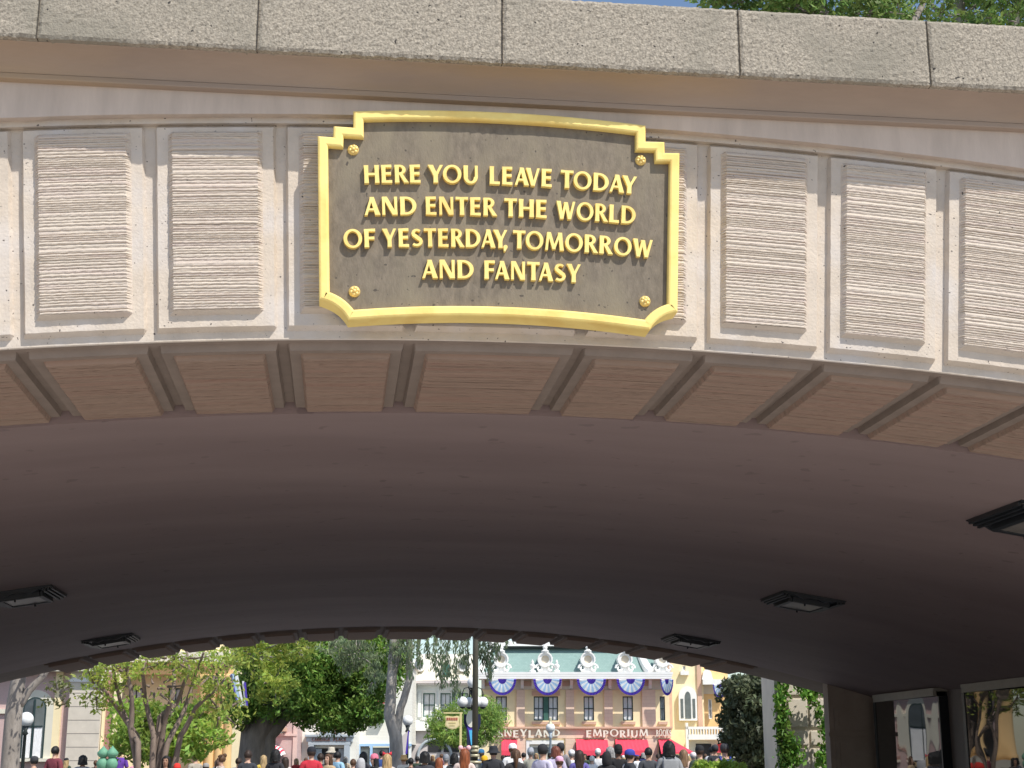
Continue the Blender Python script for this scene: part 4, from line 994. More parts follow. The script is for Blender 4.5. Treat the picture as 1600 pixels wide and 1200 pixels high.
# trees rising behind the bridge, top right
tree('street_tree', 'leafy green tree showing over the coping, the left one of two', 1395, 30, [([(1395, None, 30), (1330, 60, 30), (1250, -20, 30)], .26, .07), ([(1395, 300, 30), (1385, 30, 30.5), (1380, -60, 30.5)], .16, .06), ([(1345, 110, 30), (1275, 40, 29.5), (1225, 20, 29.5)], .09, .05), ([(1395, 100, 30), (1440, 10, 31), (1455, -40, 31)], .1, .05)],
     [(1130, 12, 30, 60, 16, 1.4, 28, .26, 24), (1240, 14, 29.5, 80, 18, 1.4, 44, .26, 24), (1350, 22, 29.5, 80, 18, 1.4, 44, .26, 24), (1160, 0, 30, 85, 42, 2.0, 60, .38, 26), (1260, -30, 30, 110, 65, 2.2, 110, .42, 30), (1390, -30, 30.5, 100, 62, 2.2, 120, .42, 32), (1310, -120, 30, 200, 80, 2.4, 110, .5, 34)], 'leaf_top', 'bark', .085, 21, 'trees rising behind the bridge')
tree('street_tree', 'leafy green tree showing over the coping at the top right corner', 1560, 33, [([(1560, None, 33), (1500, 40, 33), (1505, -60, 33)], .22, .10), ([(1500, 60, 33), (1470, 25, 33), (1440, -10, 33)], .08, .04), ([(1560, 200, 33), (1590, 10, 33), (1600, -50, 33)], .13, .06)],
     [(1460, 26, 32, 60, 18, 1.4, 30, .26, 24), (1560, 28, 32, 60, 20, 1.4, 38, .26, 24), (1560, -10, 33, 90, 48, 2.0, 110, .40, 30), (1640, -20, 33, 80, 70, 2.0, 60, .42, 28), (1500, -70, 33, 80, 40, 2.0, 50, .42, 28)], 'leaf_top', 'bark', .085, 22, 'trees rising behind the bridge')
# grey trunk at the left edge
tree('sycamore_tree', 'grey-trunked tree at the left photo edge with bare lower limbs', 18, 25, [([(18, None, 25), (22, 1110, 25), (29, 1060, 25), (34, 1010, 25)], .17, .10), ([(30, 1100, 25), (46, 1078, 25), (68, 1055, 25), (100, 1010, 25)], .085, .04)],
     [(70, 1005, 25, 80, 30, 1.2, 40, .3, 26), (90, 1085, 26, 26, 24, .8, 16, .18, 10)], 'leaf_olive', 'bark', .05, 31)
# crape myrtle: many smooth stems
stems = []
rr = np.random.default_rng(5)
for (xb, pth) in ((222, [(222, None), (214, 1150), (186, 1110), (160, 1075), (140, 1050)]), (225, [(225, None), (216, 1160), (196, 1120), (180, 1065), (176, 1030)]), (236, [(236, None), (240, 1150), (226, 1090), (222, 1050), (236, 1015)]),
                  (240, [(240, None), (256, 1130), (270, 1085), (272, 1040), (268, 1010)]), (246, [(246, None), (262, 1160), (288, 1110), (304, 1060), (318, 1020)]), (250, [(250, None), (282, 1150), (306, 1105), (330, 1085), (352, 1060)]),
                  (244, [(244, None), (250, 1120), (276, 1100), (296, 1045), (290, 1005)]), (230, [(230, None), (204, 1140), (206, 1090), (198, 1045), (205, 1015)])):
    dd = 30+rr.uniform(-.8, .8); stems.append(([(q[0], q[1], dd+rr.uniform(-.3, .3)*i) for i, q in enumerate(pth)], .075, .022))
tree('crape_myrtle', 'multi-stemmed tree with sinuous brown stems and light leaves at left', 236, 30, stems,
     [(180, 1045, 30, 55, 30, 1.4, 52, .19, 17), (270, 1030, 30, 70, 26, 1.5, 58, .19, 15), (335, 1050, 30, 48, 40, 1.3, 52, .19, 17), (150, 1075, 30, 30, 34, 1.0, 34, .18, 14), (240, 1075, 30.5, 80, 40, 1.3, 26, .2, 10), (345, 1110, 30, 40, 35, 1.0, 30, .18, 12)], 'leaf_yellow', 'bark_red', .055, 32)
tree('lime_shrub', 'bright lime-green bushy tree filling the space behind the brown stems', 270, 33.5, [([(270, None, 33.5), (268, 1150, 33.5), (270, 1110, 33.5)], .12, .05)],
     [(220, 1135, 33.5, 48, 42, 1.4, 70, .27, 30), (300, 1138, 33.5, 55, 42, 1.4, 80, .27, 30), (250, 1165, 33.5, 80, 26, 1.8, 70, .30, 26), (192, 1118, 33.5, 22, 24, 1.0, 18, .22, 20)], 'leaf_lime', 'bark_red', .085, 33)
# the big ficus
tree('ficus_tree', 'big dark green tree with a thick leaning trunk in the middle left', 392, 50, [([(390, None, 50), (400, 1150, 50), (425, 1110, 50), (450, 1060, 50), (470, 1010, 50)], .52, .22), ([(376, None, 50), (386, 1140, 50), (400, 1095, 50), (385, 1040, 50), (380, 1000, 50)], .24, .12), ([(410, None, 50), (420, 1150, 50), (455, 1110, 50), (520, 1085, 50), (570, 1060, 50)], .30, .12)],
     [(440, 1040, 50, 70, 50, 3, 130, .50, 92), (520, 1040, 50, 80, 60, 3, 190, .50, 96), (570, 1060, 50, 48, 60, 2.6, 120, .45, 88), (470, 1095, 50, 70, 34, 2.8, 110, .45, 84), (540, 1110, 50, 56, 32, 2.4, 90, .42, 84), (388, 1118, 50, 26, 22, 2, 26, .4, 60), (372, 1090, 50, 20, 26, 1.6, 22, .36, 60), (390, 1105, 50, 26, 30, 2, 26, .4, 71), (500, 990, 50, 130, 40, 3, 130, .5, 84), (610, 1030, 50, 30, 40, 2, 40, .4, 75)], 'leaf_ficus', 'bark_dark', .085, 34)
tree('yellow_leaf_tree', 'light yellow-green branches hanging in front of the big dark tree', 420, 44, [([(420, 1000, 44), (425, 960, 44)], .06, .04)],
     [(400, 1020, 44, 60, 26, 1.4, 60, .28, 26), (430, 1065, 44, 38, 32, 1.2, 50, .25, 24), (465, 1012, 44, 36, 22, 1.0, 30, .24, 22)], 'leaf_yellow', 'bark', .08, 35)
# pale trunk with drooping foliage
tree('eucalyptus_tree', 'pale grey forked trunk with drooping foliage left of the lamp post', 620, 40, [([(625, None, 40), (618, 1150, 40), (608, 1115, 40), (612, 1060, 40), (616, 1000, 40), (620, 960, 40)], .20, .105), ([(620, 1150, 40), (626, 1105, 40), (640, 1060, 40), (640, 1010, 40), (634, 950, 40)], .12, .075), ([(613, 1060, 40), (620, 1030, 40), (618, 1000, 40)], .09, .06)],
     [(628, 1015, 40, 24, 22, 1.0, 30, .22, 26), (700, 985, 40, 90, 18, 1.6, 60, .22, 20), (556, 1022, 41, 42, 34, 1.0, 46, .22, 34), (585, 1060, 41, 16, 26, .7, 14, .18, 26), (520, 1010, 41, 30, 18, .8, 18, .2, 26)], 'leaf_euc', 'bark_pale', .07, 36, aspect=.3, droop=.8)
r = np.random.default_rng(44); vp = []; mbv = MB()
eu = [o for o in bpy.data.objects if o.name == 'eucalyptus_tree'][0]
for (x, y0, y1, wdh) in [(640, 990, 1060, 6), (655, 990, 1046, 6), (668, 990, 1030, 6), (680, 985, 1050, 8), (690, 985, 1075, 9), (700, 985, 1060, 9), (712, 985, 1092, 9), (722, 985, 1040, 8), (730, 985, 1056, 6), (764, 990, 1058, 10), (757, 990, 1040, 9), (775, 990, 1032, 9), (790, 990, 1014, 9), (748, 990, 1030, 8), (765, 1040, 1065, 6)]:
    d = 40+r.uniform(-1, 1); pts = [SP(x+3*sin(i*1.3), y0+(y1-y0)*i/8, d) for i in range(9)]; mbv.tube(pts, [.012]*9, 4)
    for i in range(int((y1-y0)*2.0)):
        t = r.random()**.8; vp.append(SP(x+r.normal()*wdh*.55*(.4+t*.6), y0+(y1-y0)*t, d+r.normal()*.25))
obj('drooping_twigs', mbv, 'bark_pale', eu, world=True); leaves('drooping_leaves', vp, .085, 'leaf_euc', eu, .28, 1.2, True, 45)
tree('feathery_bush', 'feathery light green small tree behind the lamp post and hanging sign', 735, 74, [([(735, None, 74), (735, 1150, 74), (730, 1120, 74)], .14, .06), ([(735, 1160, 74), (770, 1125, 74)], .07, .03), ([(735, 1160, 74), (695, 1130, 74)], .07, .03)],
     [(700, 1135, 74, 32, 30, 1.6, 80, .42, 34), (735, 1120, 74, 42, 34, 1.6, 90, .42, 34), (764, 1128, 74, 26, 32, 1.6, 76, .42, 34), (722, 1154, 74, 52, 16, 1.6, 60, .40, 30)], 'leaf_bush', 'bark', .13, 37, aspect=.25, droop=.3)
# dark evergreen and ivy pillar by the far right arch
tree('dark_evergreen', 'dense dark olive evergreen shrub right of the emporium', 1172, 30, [([(1172, None, 30), (1172, 1120, 30), (1172, 1080, 30)], .10, .04)],
     [(1178, 1100, 30, 34, 44, 1.0, 170, .20, 60), (1176, 1150, 30, 40, 40, 1.0, 190, .20, 60), (1190, 1180, 30, 44, 30, 1.0, 110, .2, 54), (1152, 1085, 30, 18, 26, .7, 60, .18, 50), (1150, 1130, 30, 20, 34, .8, 90, .18, 54), (1196, 1090, 30, 16, 30, .7, 60, .18, 50)], 'leaf_dark', 'bark_dark', .062, 38, cat='shrub')
tree('clipped_hedge', 'low bright green hedge in front of the dark evergreen shrub', 1120, 24, [([(1120, None, 24), (1120, 1196, 24)], .03, .02)],
     [(1105, 1204, 24, 22, 12, .4, 70, .10, 46), (1140, 1204, 24, 20, 12, .4, 70, .10, 46)], 'leaf_lime', 'bark', .042, 39, cat='hedge')
Vp = Town('stone_pillar', 'beige panelled stone pillar overgrown with ivy beside the far arch', 'pillar', 1250, 23)
Vp.part('shaft', 'beige', [(1216.2, 1300, 1040, 1199)], 0, 1.2); Vp.part('corner_pier', 'beige', [(1208, 1216, 1040, 1199)], -.16, 1.0)
for y0, y1 in ((1050, 1086), (1092, 1136), (1142, 1164), (1170, 1198)):
    for x0, x1 in ((1231, 1260), (1264, 1296)): 
        bevel(Vp.part('panel_block', 'beige', [(x0, x1, y0, y1)], -.03, .01), .008)
r = np.random.default_rng(50); iv = thing('ivy', 'green ivy vines climbing the beige pillar by the far arch', 'vine', street(*[T(1250, 1188, 22.85)[0], 22.85], 0), 0)
vp = []; mbv = MB()
for path_, wv, dens in (([(1226, 1199), (1224, 1150), (1222, 1100), (1224, 1060), (1228, 1040)], 6, 900), ([(1290, 1150), (1284, 1120), (1272, 1096), (1262, 1082), (1250, 1070), (1246, 1050)], 5, 420), ([(1284, 1199), (1288, 1175), (1294, 1140)], 6, 300), ([(1232, 1199), (1240, 1180), (1236, 1150)], 9, 420), ([(1214, 1085), (1216, 1120), (1220, 1160)], 3, 120), ([(1254, 1085), (1274, 1078), (1292, 1082)], 5, 220)):
    P3 = [SP(x, y, 22.72) for x, y in path_]; mbv.tube(P3, [.012]*len(P3), 5)
    for i in range(dens):
        t = r.random()*(len(path_)-1); k = int(t); f = t-k; q = np.array(path_[k])*(1-f)+np.array(path_[k+1])*f
        vp.append(SP(q[0]+r.normal()*wv, q[1]+r.normal()*4, 22.68+r.normal()*.05))
obj('vine_stem', mbv, 'bark_red', iv, world=True); leaves('ivy_leaves', vp, .04, 'leaf_ivy', iv, .7, .5, True, 51)

# ------------------------------------------------------------ lamps, poles, signs, banners, rail
def globe_part(t, c, r): 
    mb = MB(); mb.ball(c, r, 20, 14); obj('globe', mb, 'globe', t, smooth=True)
    mb = MB(); mb.lathe([(r*.42, -.0), (r*.5, -.03), (r*.45, -.06), (.02, -.10)], (c[0], c[1], c[2]+r+.06) if False else (c[0], c[1], c[2]-r*.9+.03), 12); obj('holder', mb, 'post', t)
L5 = 56; u, _ = T(738, 1188, L5); lamp = thing('street_lamp', 'five-globe black street lamp standing behind the tall pole', 'street lamp', street(u, L5, 0), -PSI)
k = L5/FPX/1.0
zt = T(738, 1067, L5)[1]; za = T(738, 1083, L5)[1]; zg = T(738, 1097, L5)[1]
mb = MB(); mb.lathe([(0, 0), (.26, 0), (.26, .18), (.17, .28), (.15, .8), (.10, .95), (.07, 1.1), (.055, za-.1), (.12, za), (.05, za+.1), (.05, zt-.32), (.11, zt-.26), (0, zt-.26)], (0, 0, 0), 14); obj('post', mb, 'post', lamp, smooth=True)
globe_part(lamp, (0, 0, zt), .21)
for i in range(4):
    a = i*pi/2+.35; cx, cy = .40*cos(a), .40*sin(a)
    mb = MB(); mb.tube([(.04*cos(a), .04*sin(a), za), (.18*cos(a), .18*sin(a), za+.22), (.34*cos(a), .34*sin(a), za+.16), (cx, cy, za-.0), (cx, cy, zg+.17)], [.03, .026, .022, .02, .045], 8); obj('arm', mb, 'post', lamp, smooth=True)
    globe_part(lamp, (cx, cy, zg), .20)
# banner on that lamp: navy surround, cream oval left plain, cyan tail
bn = thing('lamp_banner', 'navy and cyan shaped banner with a cream oval, hung on the five-globe lamp', 'banner', lamp.location+Matrix.Rotation(-PSI, 3, 'Z') @ Vector((0, -.10, T(738, 1165, L5)[1])), -PSI)
zb0 = T(738, 1165, L5)[1]; kk = L5/FPX*1.02
def bz(y): return T(738, y, L5)[1]-zb0
mb = MB(); mb.prism([(-13*kk, bz(1116)), (12*kk, bz(1116)), (12.5*kk, bz(1130)), (9*kk, bz(1142)), (7*kk, bz(1166)), (-8*kk, bz(1166)), (-9*kk, bz(1140)), (-13*kk, bz(1130))], 0, .03); obj('cloth', mb, 'navy', bn)
mb = MB(); mb.prism([(-1.5*kk+8*kk*cos(2*pi*i/24), bz(1124)+(bz(1110)-bz(1124))*(1 if sin(2*pi*i/24) > 0 else .9)*sin(2*pi*i/24)) for i in range(24)], -.035, -.012); obj('oval', mb, 'sign_letter', bn)
mb = MB(); mb.prism([(-8.5*kk, bz(1132)), (-2*kk, bz(1138)), (8*kk, bz(1134)), (6*kk, bz(1165)), (-2*kk, bz(1165))], -.011, -.001); obj('violet_field', mb, 'purple', bn)
mb = MB(); mb.prism([(-5*kk, bz(1141)), (4*kk, bz(1141)), (4*kk, bz(1164)), (-2*kk, bz(1164))], -.022, -.0115); obj('cyan_field', mb, 'cyan', bn)
# tall foreground pole
pw = 33; u, _ = T(742, 1188, pw); pole = thing('tall_pole', 'tall thin olive pole with a banded gilt base, in front of the globe lamp', 'pole', street(u, pw, 0), -PSI)
mb = MB(); mb.tube([(0, 0, 1.3), (0, 0, 4.0), (0, 0, 9.0)], [.066, .062, .05], 14); obj('shaft', mb, 'pole', pole, smooth=True)
mb = MB(); mb.lathe([(0, 0), (.24, 0), (.24, .25), (.20, .3), (.19, 1.1), (.17, 1.28), (.15, 1.42), (.09, 1.44)], (0, 0, 0), 16); obj('base', mb, 'post', pole, smooth=True)
for z, r_ in ((1.46, .15), (1.60, .10), (1.70, .085), (1.78, .09)):
    mb = MB(); mb.lathe([(r_*.8, -.03), (r_, -.02), (r_, .02), (r_*.8, .03)], (0, 0, z), 16); obj('collar', mb, 'brass', pole, smooth=True)
# other lamps
def globe_lamp(label, x, y, wd, r_, m='post', finial=False):
    u, z = T(x, y, wd); t = thing('globe_lamp', label, 'street lamp', street(u, wd, 0), -PSI, 'single-globe street lamps')
    mb = MB(); mb.lathe([(0, 0), (.2, 0), (.2, .2), (.12, .35), (.06, .5), (.05, z-r_-.25), (.10, z-r_-.2), (.05, z-r_-.12), (r_*.5, z-r_*.9), (0, z-r_*.88)], (0, 0, 0), 12); obj('post', mb, m, t, smooth=True)
    mb = MB(); mb.ball((0, 0, z), r_, 20, 14); obj('globe', mb, 'globe', t, smooth=True)
    if finial: mb = MB(); mb.lathe([(r_*.7, 0), (r_*.4, .08), (.04, .14), (.07, .22), (0, .34)], (0, 0, z+r_*.7), 12); obj('finial', mb, 'brass', t, smooth=True)
globe_lamp('black lamp with a white globe by the arched window at left', 41, 1124, 46, .22)
globe_lamp('white globe lamp behind the pale forked trunk', 637, 1126, 58, .20)
globe_lamp('lantern-topped globe lamp in front of the emporium doors', 860, 1137, 66, .20, 'bluegrey', True)
bt = thing('street_banner', 'lilac and violet fabric banner beside the pale forked trunk', 'banner', street(T(632, 1188, 57.5)[0], 57.5, T(632, 1178, 57.5)[1]), -PSI)
kk = 57.5/FPX; hb = T(632, 1142, 57.5)[1]-T(632, 1178, 57.5)[1]
mb = MB(); mb.prism([(-5*kk, 0), (1*kk, 0), (4.5*kk, hb), (-5*kk, hb*.75)], 0, .02); obj('cloth', mb, 'lilac', bt)
mb = MB(); mb.prism([(1.1*kk, 0), (4.0*kk, 0), (6.5*kk, hb), (4.6*kk, hb)], -.004, .016); obj('edge', mb, 'purple', bt)
# hanging sign
sw = 48; u, _ = T(719.5, 1188, sw); hs_ = thing('hanging_sign', 'cream shield-shaped hanging sign on a yellow post near the lamp', 'sign', street(u, sw, 0), -PSI)
kk = sw/FPX*1.02; zz = lambda y: T(719, y, sw)[1]
mb = MB(); mb.box(-.035, .035, -.035, .035, 0, zz(1113)); mb.box(-26*kk, .06, -.03, .03, zz(1115), zz(1113)); obj('post', mb, 'post_yellow', hs_)
def shield(s, y0, y1, nm, m, par):
    mb = MB(); cx, cz = -12.5*kk, (zz(1119)+zz(1138))/2; P_ = [(-11, 8.5), (-7, 9.5), (0, 8.2), (7, 9.5), (11, 8.5), (10, 2), (10.8, -5), (6, -9), (0, -10.5), (-6, -9), (-10.8, -5), (-10, 2)]
    mb.prism([(cx+px*kk*s, cz+pz*kk*s) for px, pz in P_], y0, y1); return obj(nm, mb, m, par)
bd = shield(1, -.03, .03, 'board', 'post_yellow', hs_); shield(.88, -.036, -.0305, 'panel', 'sign_cream', bd)
for i, (a0, a1, y, h) in enumerate(((-21, -4, 1123.5, 4.4), (-18, -7, 1129.5, 2.2), (-17, -8, 1133.5, 1.6))):
    mb = MB(); n = 6 if i == 0 else 9
    for q in range(n): x0 = (a0+(a1-a0)*q/n)*kk; mb.box(x0, x0+(a1-a0)/n*.66*kk, -.046, -.0365, zz(y)-h*.45*kk, zz(y)+h*.45*kk)
    obj('lettering', mb, 'sign_red' if i == 0 else 'post_yellow', bd)
# folded blue and white cloths in the yellow-leaved branches
cl = thing('cloth_swag', 'blue and white hanging cloth swag half hidden among the leaves at left', 'bunting', SP(374, 1104, 47), -PSI)
kk = 47/FPX; 
for x0, x1, x2, x3, y0, y1, m_ in ((-15, -9, 0, 4, 49, 0, 'bblue'), (-9, -4, 4, 7, 47, 2, 'bwhite'), (-15, -13, -2, 0, 48, 0, 'purple'), (3, 6, 9, 12, 38, 0, 'bwhite'), (6, 9, 12, 14, 36, -1, 'purple')):
    mb = MB(); mb.prism([(x0*kk, y0*kk), (x1*kk, y0*kk), (x3*kk, y1*kk), (x2*kk, y1*kk)], -.01*abs(x1), .02-.01*abs(x1)); obj('fold', mb, m_, cl)
# green ornamental bollards by the crape myrtle
for i, x in enumerate((162, 176)):
    u, z = T(x, 1169, 29); b_ = thing('ornamental_post', ('left', 'right')[i]+' one of two green twin-knobbed cast posts near the brown stems', 'post', street(u, 29, 0), 0, 'green cast posts')
    mb = MB(); mb.lathe([(0, 0), (.11, 0), (.11, .3), (.05, .4), (.05, z-.42), (.10, z-.36), (.12, z-.28), (.08, z-.20), (.045, z-.18)], (0, 0, 0), 14); obj('shaft', mb, 'verdigris', b_, smooth=True)
    mb = MB(); mb.lathe([(.05, z-.18), (.11, z-.13), (.115, z-.08), (.06, z-.02), (.03, z+.01), (.0, z+.05)], (0, 0, 0), 14); obj('knob', mb, 'verdigris', b_, smooth=True)
from mathutils import noise as mnoise
# ------------------------------------------------------------ people
def skin_body(name, arm_l, arm_r, step=0.0):
    V = []; Rr = []; Ed = []
    def add(p, r, par=None):
        V.append(p); Rr.append(r if isinstance(r, tuple) else (r, r))
        if par is not None: Ed.append((par, len(V)-1))
        return len(V)-1
    pel = add((0, 0, .95), (.145, .105)); wa = add((0, .005, 1.09), (.125, .092), pel); ch = add((0, .005, 1.26), (.150, .108), wa); up = add((0, -.01, 1.385), (.115, .08), ch)
    nk = add((0, -.005, 1.475), (.050, .052), up); jaw = add((0, .022, 1.548), (.066, .080), nk); hd = add((0, .008, 1.625), (.086, .106), jaw); add((0, 0, 1.700), (.060, .074), hd)
    for s in (-1, 1):
        hp = add((s*.085, 0, .87), .088, pel); kn = add((s*.098, .02+step*s*.10, .49), .057, hp); an = add((s*.10, -.02+step*s*.16, .09), .040, kn); add((s*.115, .13+step*s*.16, .035), (.036, .028), an)
        E_, W_1, Hn = (arm_l if s < 0 else arm_r)
        sh = add((s*.165, -.01, 1.385), .058, up); el = add((s*E_[0], E_[1], E_[2]), .042, sh); wr = add((s*W_1[0], W_1[1], W_1[2]), .029, el); pm = add((s*Hn[0], Hn[1], Hn[2]), (.030, .018), wr)
        d = (Vector(Hn)-Vector(W_1)).normalized(); sd = Vector((0, 1, 0)) if abs(d.y) < .7 else Vector((1, 0, 0)); sd = (sd-d*sd.dot(d)).normalized()
        for i, ln in enumerate((.070, .082, .076, .058)):
            b0 = Vector(Hn)+sd*(.027-.018*i)+d*.035; k1 = b0+d*ln*.5; k2 = k1+d*ln*.42+Vector((-.016, 0, 0))
            q = add((s*b0.x, b0.y, b0.z), .0105, pm); q = add((s*k1.x, k1.y, k1.z), .009, q); add((s*k2.x, k2.y, k2.z), .0075, q)
        b0 = Vector(Hn)+sd*.038; k1 = b0+sd*.022+d*.03; q = add((s*b0.x, b0.y, b0.z), .011, pm); add((s*k1.x, k1.y, k1.z), .009, q)
    me = bpy.data.meshes.new(name); me.from_pydata(V, Ed, []); me.update()
    o = bpy.data.objects.new(name, me); col.objects.link(o)
    o.modifiers.new('skin', 'SKIN')
    sv = me.skin_vertices[0].data
    for i, r_ in enumerate(Rr): sv[i].radius = r_; sv[i].use_root = (i == 0)
    ss = o.modifiers.new('sub', 'SUBSURF'); ss.levels = 3; ss.render_levels = 3
    dg = bpy.context.evaluated_depsgraph_get(); res = bpy.data.meshes.new_from_object(o.evaluated_get(dg))
    bpy.data.objects.remove(o); bpy.data.meshes.remove(me)
    for v in res.vertices:                          # face: nose, brow, eye hollows, lips, chin, ears
        x, y, z = v.co
        if z > 1.49 and y > .03:
            def g(cx, cz, sx, sz): return math.exp(-((x-cx)/sx)**2-((z-cz)/sz)**2)
            v.co.y += .026*g(0, 1.590, .013, .016)+.014*g(0, 1.612, .010, .026)-.012*(g(.032, 1.622, .014, .010)+g(-.032, 1.622, .014, .010))+.008*g(0, 1.556, .022, .007)-.005*g(0, 1.543, .03, .006)+.012*g(0, 1.524, .022, .012)+.004*g(0, 1.64, .05, .008)
        if 1.57 < z < 1.645 and abs(x) > .055 and abs(y) < .035: v.co.x += math.copysign(.016*math.exp(-((z-1.608)/.02)**2-((y+.005)/.016)**2), x)
    res.polygons.foreach_set('use_smooth', [True]*len(res.polygons)); res.name = name
    return res
DOWN = ((.235, -.03, 1.13), (.235, .07, .89), (.23, .10, .82)); BENT = ((.23, -.04, 1.13), (.17, .20, 1.10), (.13, .26, 1.12)); HELD = ((.22, .08, 1.17), (.14, .26, 1.36), (.11, .29, 1.43))
BODIES = [skin_body('person_body', DOWN, DOWN), skin_body('person_body_bent', DOWN, BENT, .6), skin_body('person_body_walk', BENT, DOWN, -.8), skin_body('person_body_held', HELD, HELD)]
def region(src, name, test, off):
    bm = bmesh.new(); bm.from_mesh(src); bm.normal_update()
    bmesh.ops.delete(bm, geom=[f for f in bm.faces if not test(f.calc_center_median())], context='FACES')
    for v in bm.verts:
        if v.is_boundary and name in ('shirt', 'jacket') and v.co.z < 1.0 and abs(v.co.x) < .2: v.co.z = .868
    for v in bm.verts: v.co += v.normal*(off+.002*sin(v.co.z*23+v.co.x*31)+.006*mnoise.noise(v.co*9))
    me = bpy.data.meshes.new(name); bm.to_mesh(me); bm.free(); me.polygons.foreach_set('use_smooth', [True]*len(me.polygons)); return me
def isarm(c): return abs(c.x) > .195 or (c.y > .13 and c.z > .8)
SHIRT = [region(b, 'shirt', lambda c: (.86 < c.z < 1.445) and (not isarm(c) or (c.z > 1.19 and c.y < .2)), .014) for b in BODIES]
JACKET = [region(b, 'jacket', lambda c: (.84 < c.z < 1.46) and (not isarm(c) or True) and not (abs(c.x) > .2 and c.z < .90), .022) for b in BODIES]
TROUS = [region(b, 'trousers', lambda c: .10 < c.z < .96 and abs(c.x) < .205 and c.y < .2 and not (c.z > .75 and abs(c.x) > .175), .012) for b in BODIES]
SHOES = [region(b, 'shoes', lambda c: c.z < .105, .009) for b in BODIES]
def mk(name, mb, sub=0):
    me = bpy.data.meshes.new(name); me.from_pydata(mb.v, [], mb.f); me.update(); me.polygons.foreach_set('use_smooth', [True]*len(me.polygons)); return me
def hairmesh(style):
    r = np.random.default_rng(len(style)); mb = MB(); n, m = 36, 22; vs_ = []
    for j in range(m+1):
        for i in range(n):
            ph = pi*j/m; a = 2*pi*i/n; x, y, z = sin(ph)*cos(a), sin(ph)*sin(a), cos(ph)
            rx, ry, rz = .094, .116, .118
            if style in ('curly', 'afro'): q = 1.22+.10*r.random(); rx *= q; ry *= q; rz *= q
            if style in ('long', 'tail'): rx *= 1.10
            if style == 'bob': rx *= 1.18; ry *= 1.10
            px, py, pz = rx*x, -.002+ry*y, 1.625+rz*z
            face = y > .30 and z < .48
            low = z < -.25
            if style == 'short':
                if low: pz = max(pz, 1.56); px *= .93; py = py*.92
            if style in ('long', 'bob', 'tail', 'curly'):
                lim = {'long': 1.30, 'bob': 1.49, 'tail': 1.55, 'curly': 1.47}[style]
                if z < 0 and y < .35: t = -z; pz = 1.625-(1.625-lim)*t**.8; px = rx*(x/max(.25, sin(ph)))*(1.0+(.38 if style == 'long' else .12)*t**1.3*(1-.35*t)) if sin(ph) > .02 else px; py = (-.03 if style == 'long' else -.02)+ry*(y/max(.25, sin(ph)))*(.85-.1*t)-.01*t; py = min(py, .045)
            if face: py = min(py, .052); px *= 1.0; pz = max(pz, 1.66) if abs(x) < .72 else pz
            am = {'curly': .020, 'short': .006}.get(style, .014)
            nv = mnoise.noise_vector(Vector((px*(60 if style == 'curly' else 55), py*55, pz*(55 if style in ('curly', 'short') else 9)+len(style))))
            vs_.append((px+nv.x*am, py+nv.y*am, pz+nv.z*am*.5))
    mb.add(vs_, [(j*n+i, j*n+(i+1) % n, (j+1)*n+(i+1) % n, (j+1)*n+i)[::-1] for j in range(m) for i in range(n)])
    if style == 'tail': mb.tube([(0, -.09, 1.67), (0, -.135, 1.64), (.01, -.13, 1.52), (.0, -.115, 1.38), (.0, -.11, 1.32)], [.028, .036, .04, .03, .008], 10)
    if style == 'bun': pass
    return mk('hair_'+style, mb)
HAIR = {s: hairmesh(s) for s in ('short', 'long', 'bob', 'tail', 'curly')}
_b = MB(); 
def bunmesh():
    mb = MB(); me = HAIR['short']; mb.add([tuple(v.co) for v in me.vertices], [tuple(p.vertices) for p in me.polygons]); mb.ball((0, -.085, 1.715), .055, 12, 8); return mk('hair_bun', mb)
HAIR['bun'] = bunmesh()
def capmesh(brim):
    mb = MB(); prof = [(.100, 1.635), (.104, 1.66), (.100, 1.70), (.082, 1.735), (.045, 1.757), (.0, 1.762)]
    if brim == 'beanie': prof = [(.096, 1.64), (.104, 1.65), (.104, 1.68), (.098, 1.70), (.094, 1.735), (.06, 1.775), (0, 1.79)]
    if brim == 'bucket': prof = [(.165, 1.605), (.162, 1.612), (.103, 1.655), (.100, 1.70), (.088, 1.745), (.06, 1.755), (0, 1.757)]
    if brim == 'hood': prof = [(.10, 1.45), (.125, 1.50), (.125, 1.58), (.118, 1.66), (.10, 1.72), (.06, 1.765), (0, 1.775)]
    mb.lathe(prof, (0, 0, 0), 24)
    mb.xf(lambda x, y, z: (x*.95, y*1.12-.002 if brim != 'hood' else min(y*1.1-.01, .07), z))
    if brim == 'cap':
        n = 12; vs_ = []
        for rr, zz in ((.095, 1.648), (.185, 1.630)):
            for i in range(n+1):
                a = pi*.12+pi*.76*i/n; vs_.append((.095*cos(a) if rr < .1 else .088*cos(a), (.105*sin(a) if rr < .1 else .12+.085*sin(a)), zz-.012*abs(cos(a))))
        mb.add(vs_, [(i, i+1, n+2+i, n+1+i) for i in range(n)]); mb.add([(x, y, z-.006) for x, y, z in vs_], [(i, n+1+i, n+2+i, i+1) for i in range(n)])
    return mk('hat_'+brim, mb)
HAT = {s: capmesh(s) for s in ('cap', 'beanie', 'bucket', 'hood')}
def packmesh():
    mb = MB(); mb.box(-.15, .15, -.30, -.125, 1.02, 1.42); mb.box(-.12, .12, -.355, -.301, 1.05, 1.22); return mk('pack', mb)
def strapmesh():
    mb = MB()
    for s in (-1, 1): mb.tube([(s*.10, -.14, 1.40), (s*.105, -.07, 1.47), (s*.11, .05, 1.465), (s*.115, .135, 1.36), (s*.13, .13, 1.18), (s*.15, -.05, 1.06)], .02, 8)
    return mk('strap', mb)
PACK = packmesh(); STRAP = strapmesh()
def surf(x, z): return max(v.co.y for v in BODIES[0].vertices if abs(v.co.x-x) < .012 and abs(v.co.z-z) < .012)
eyes = MB(); lips = MB()
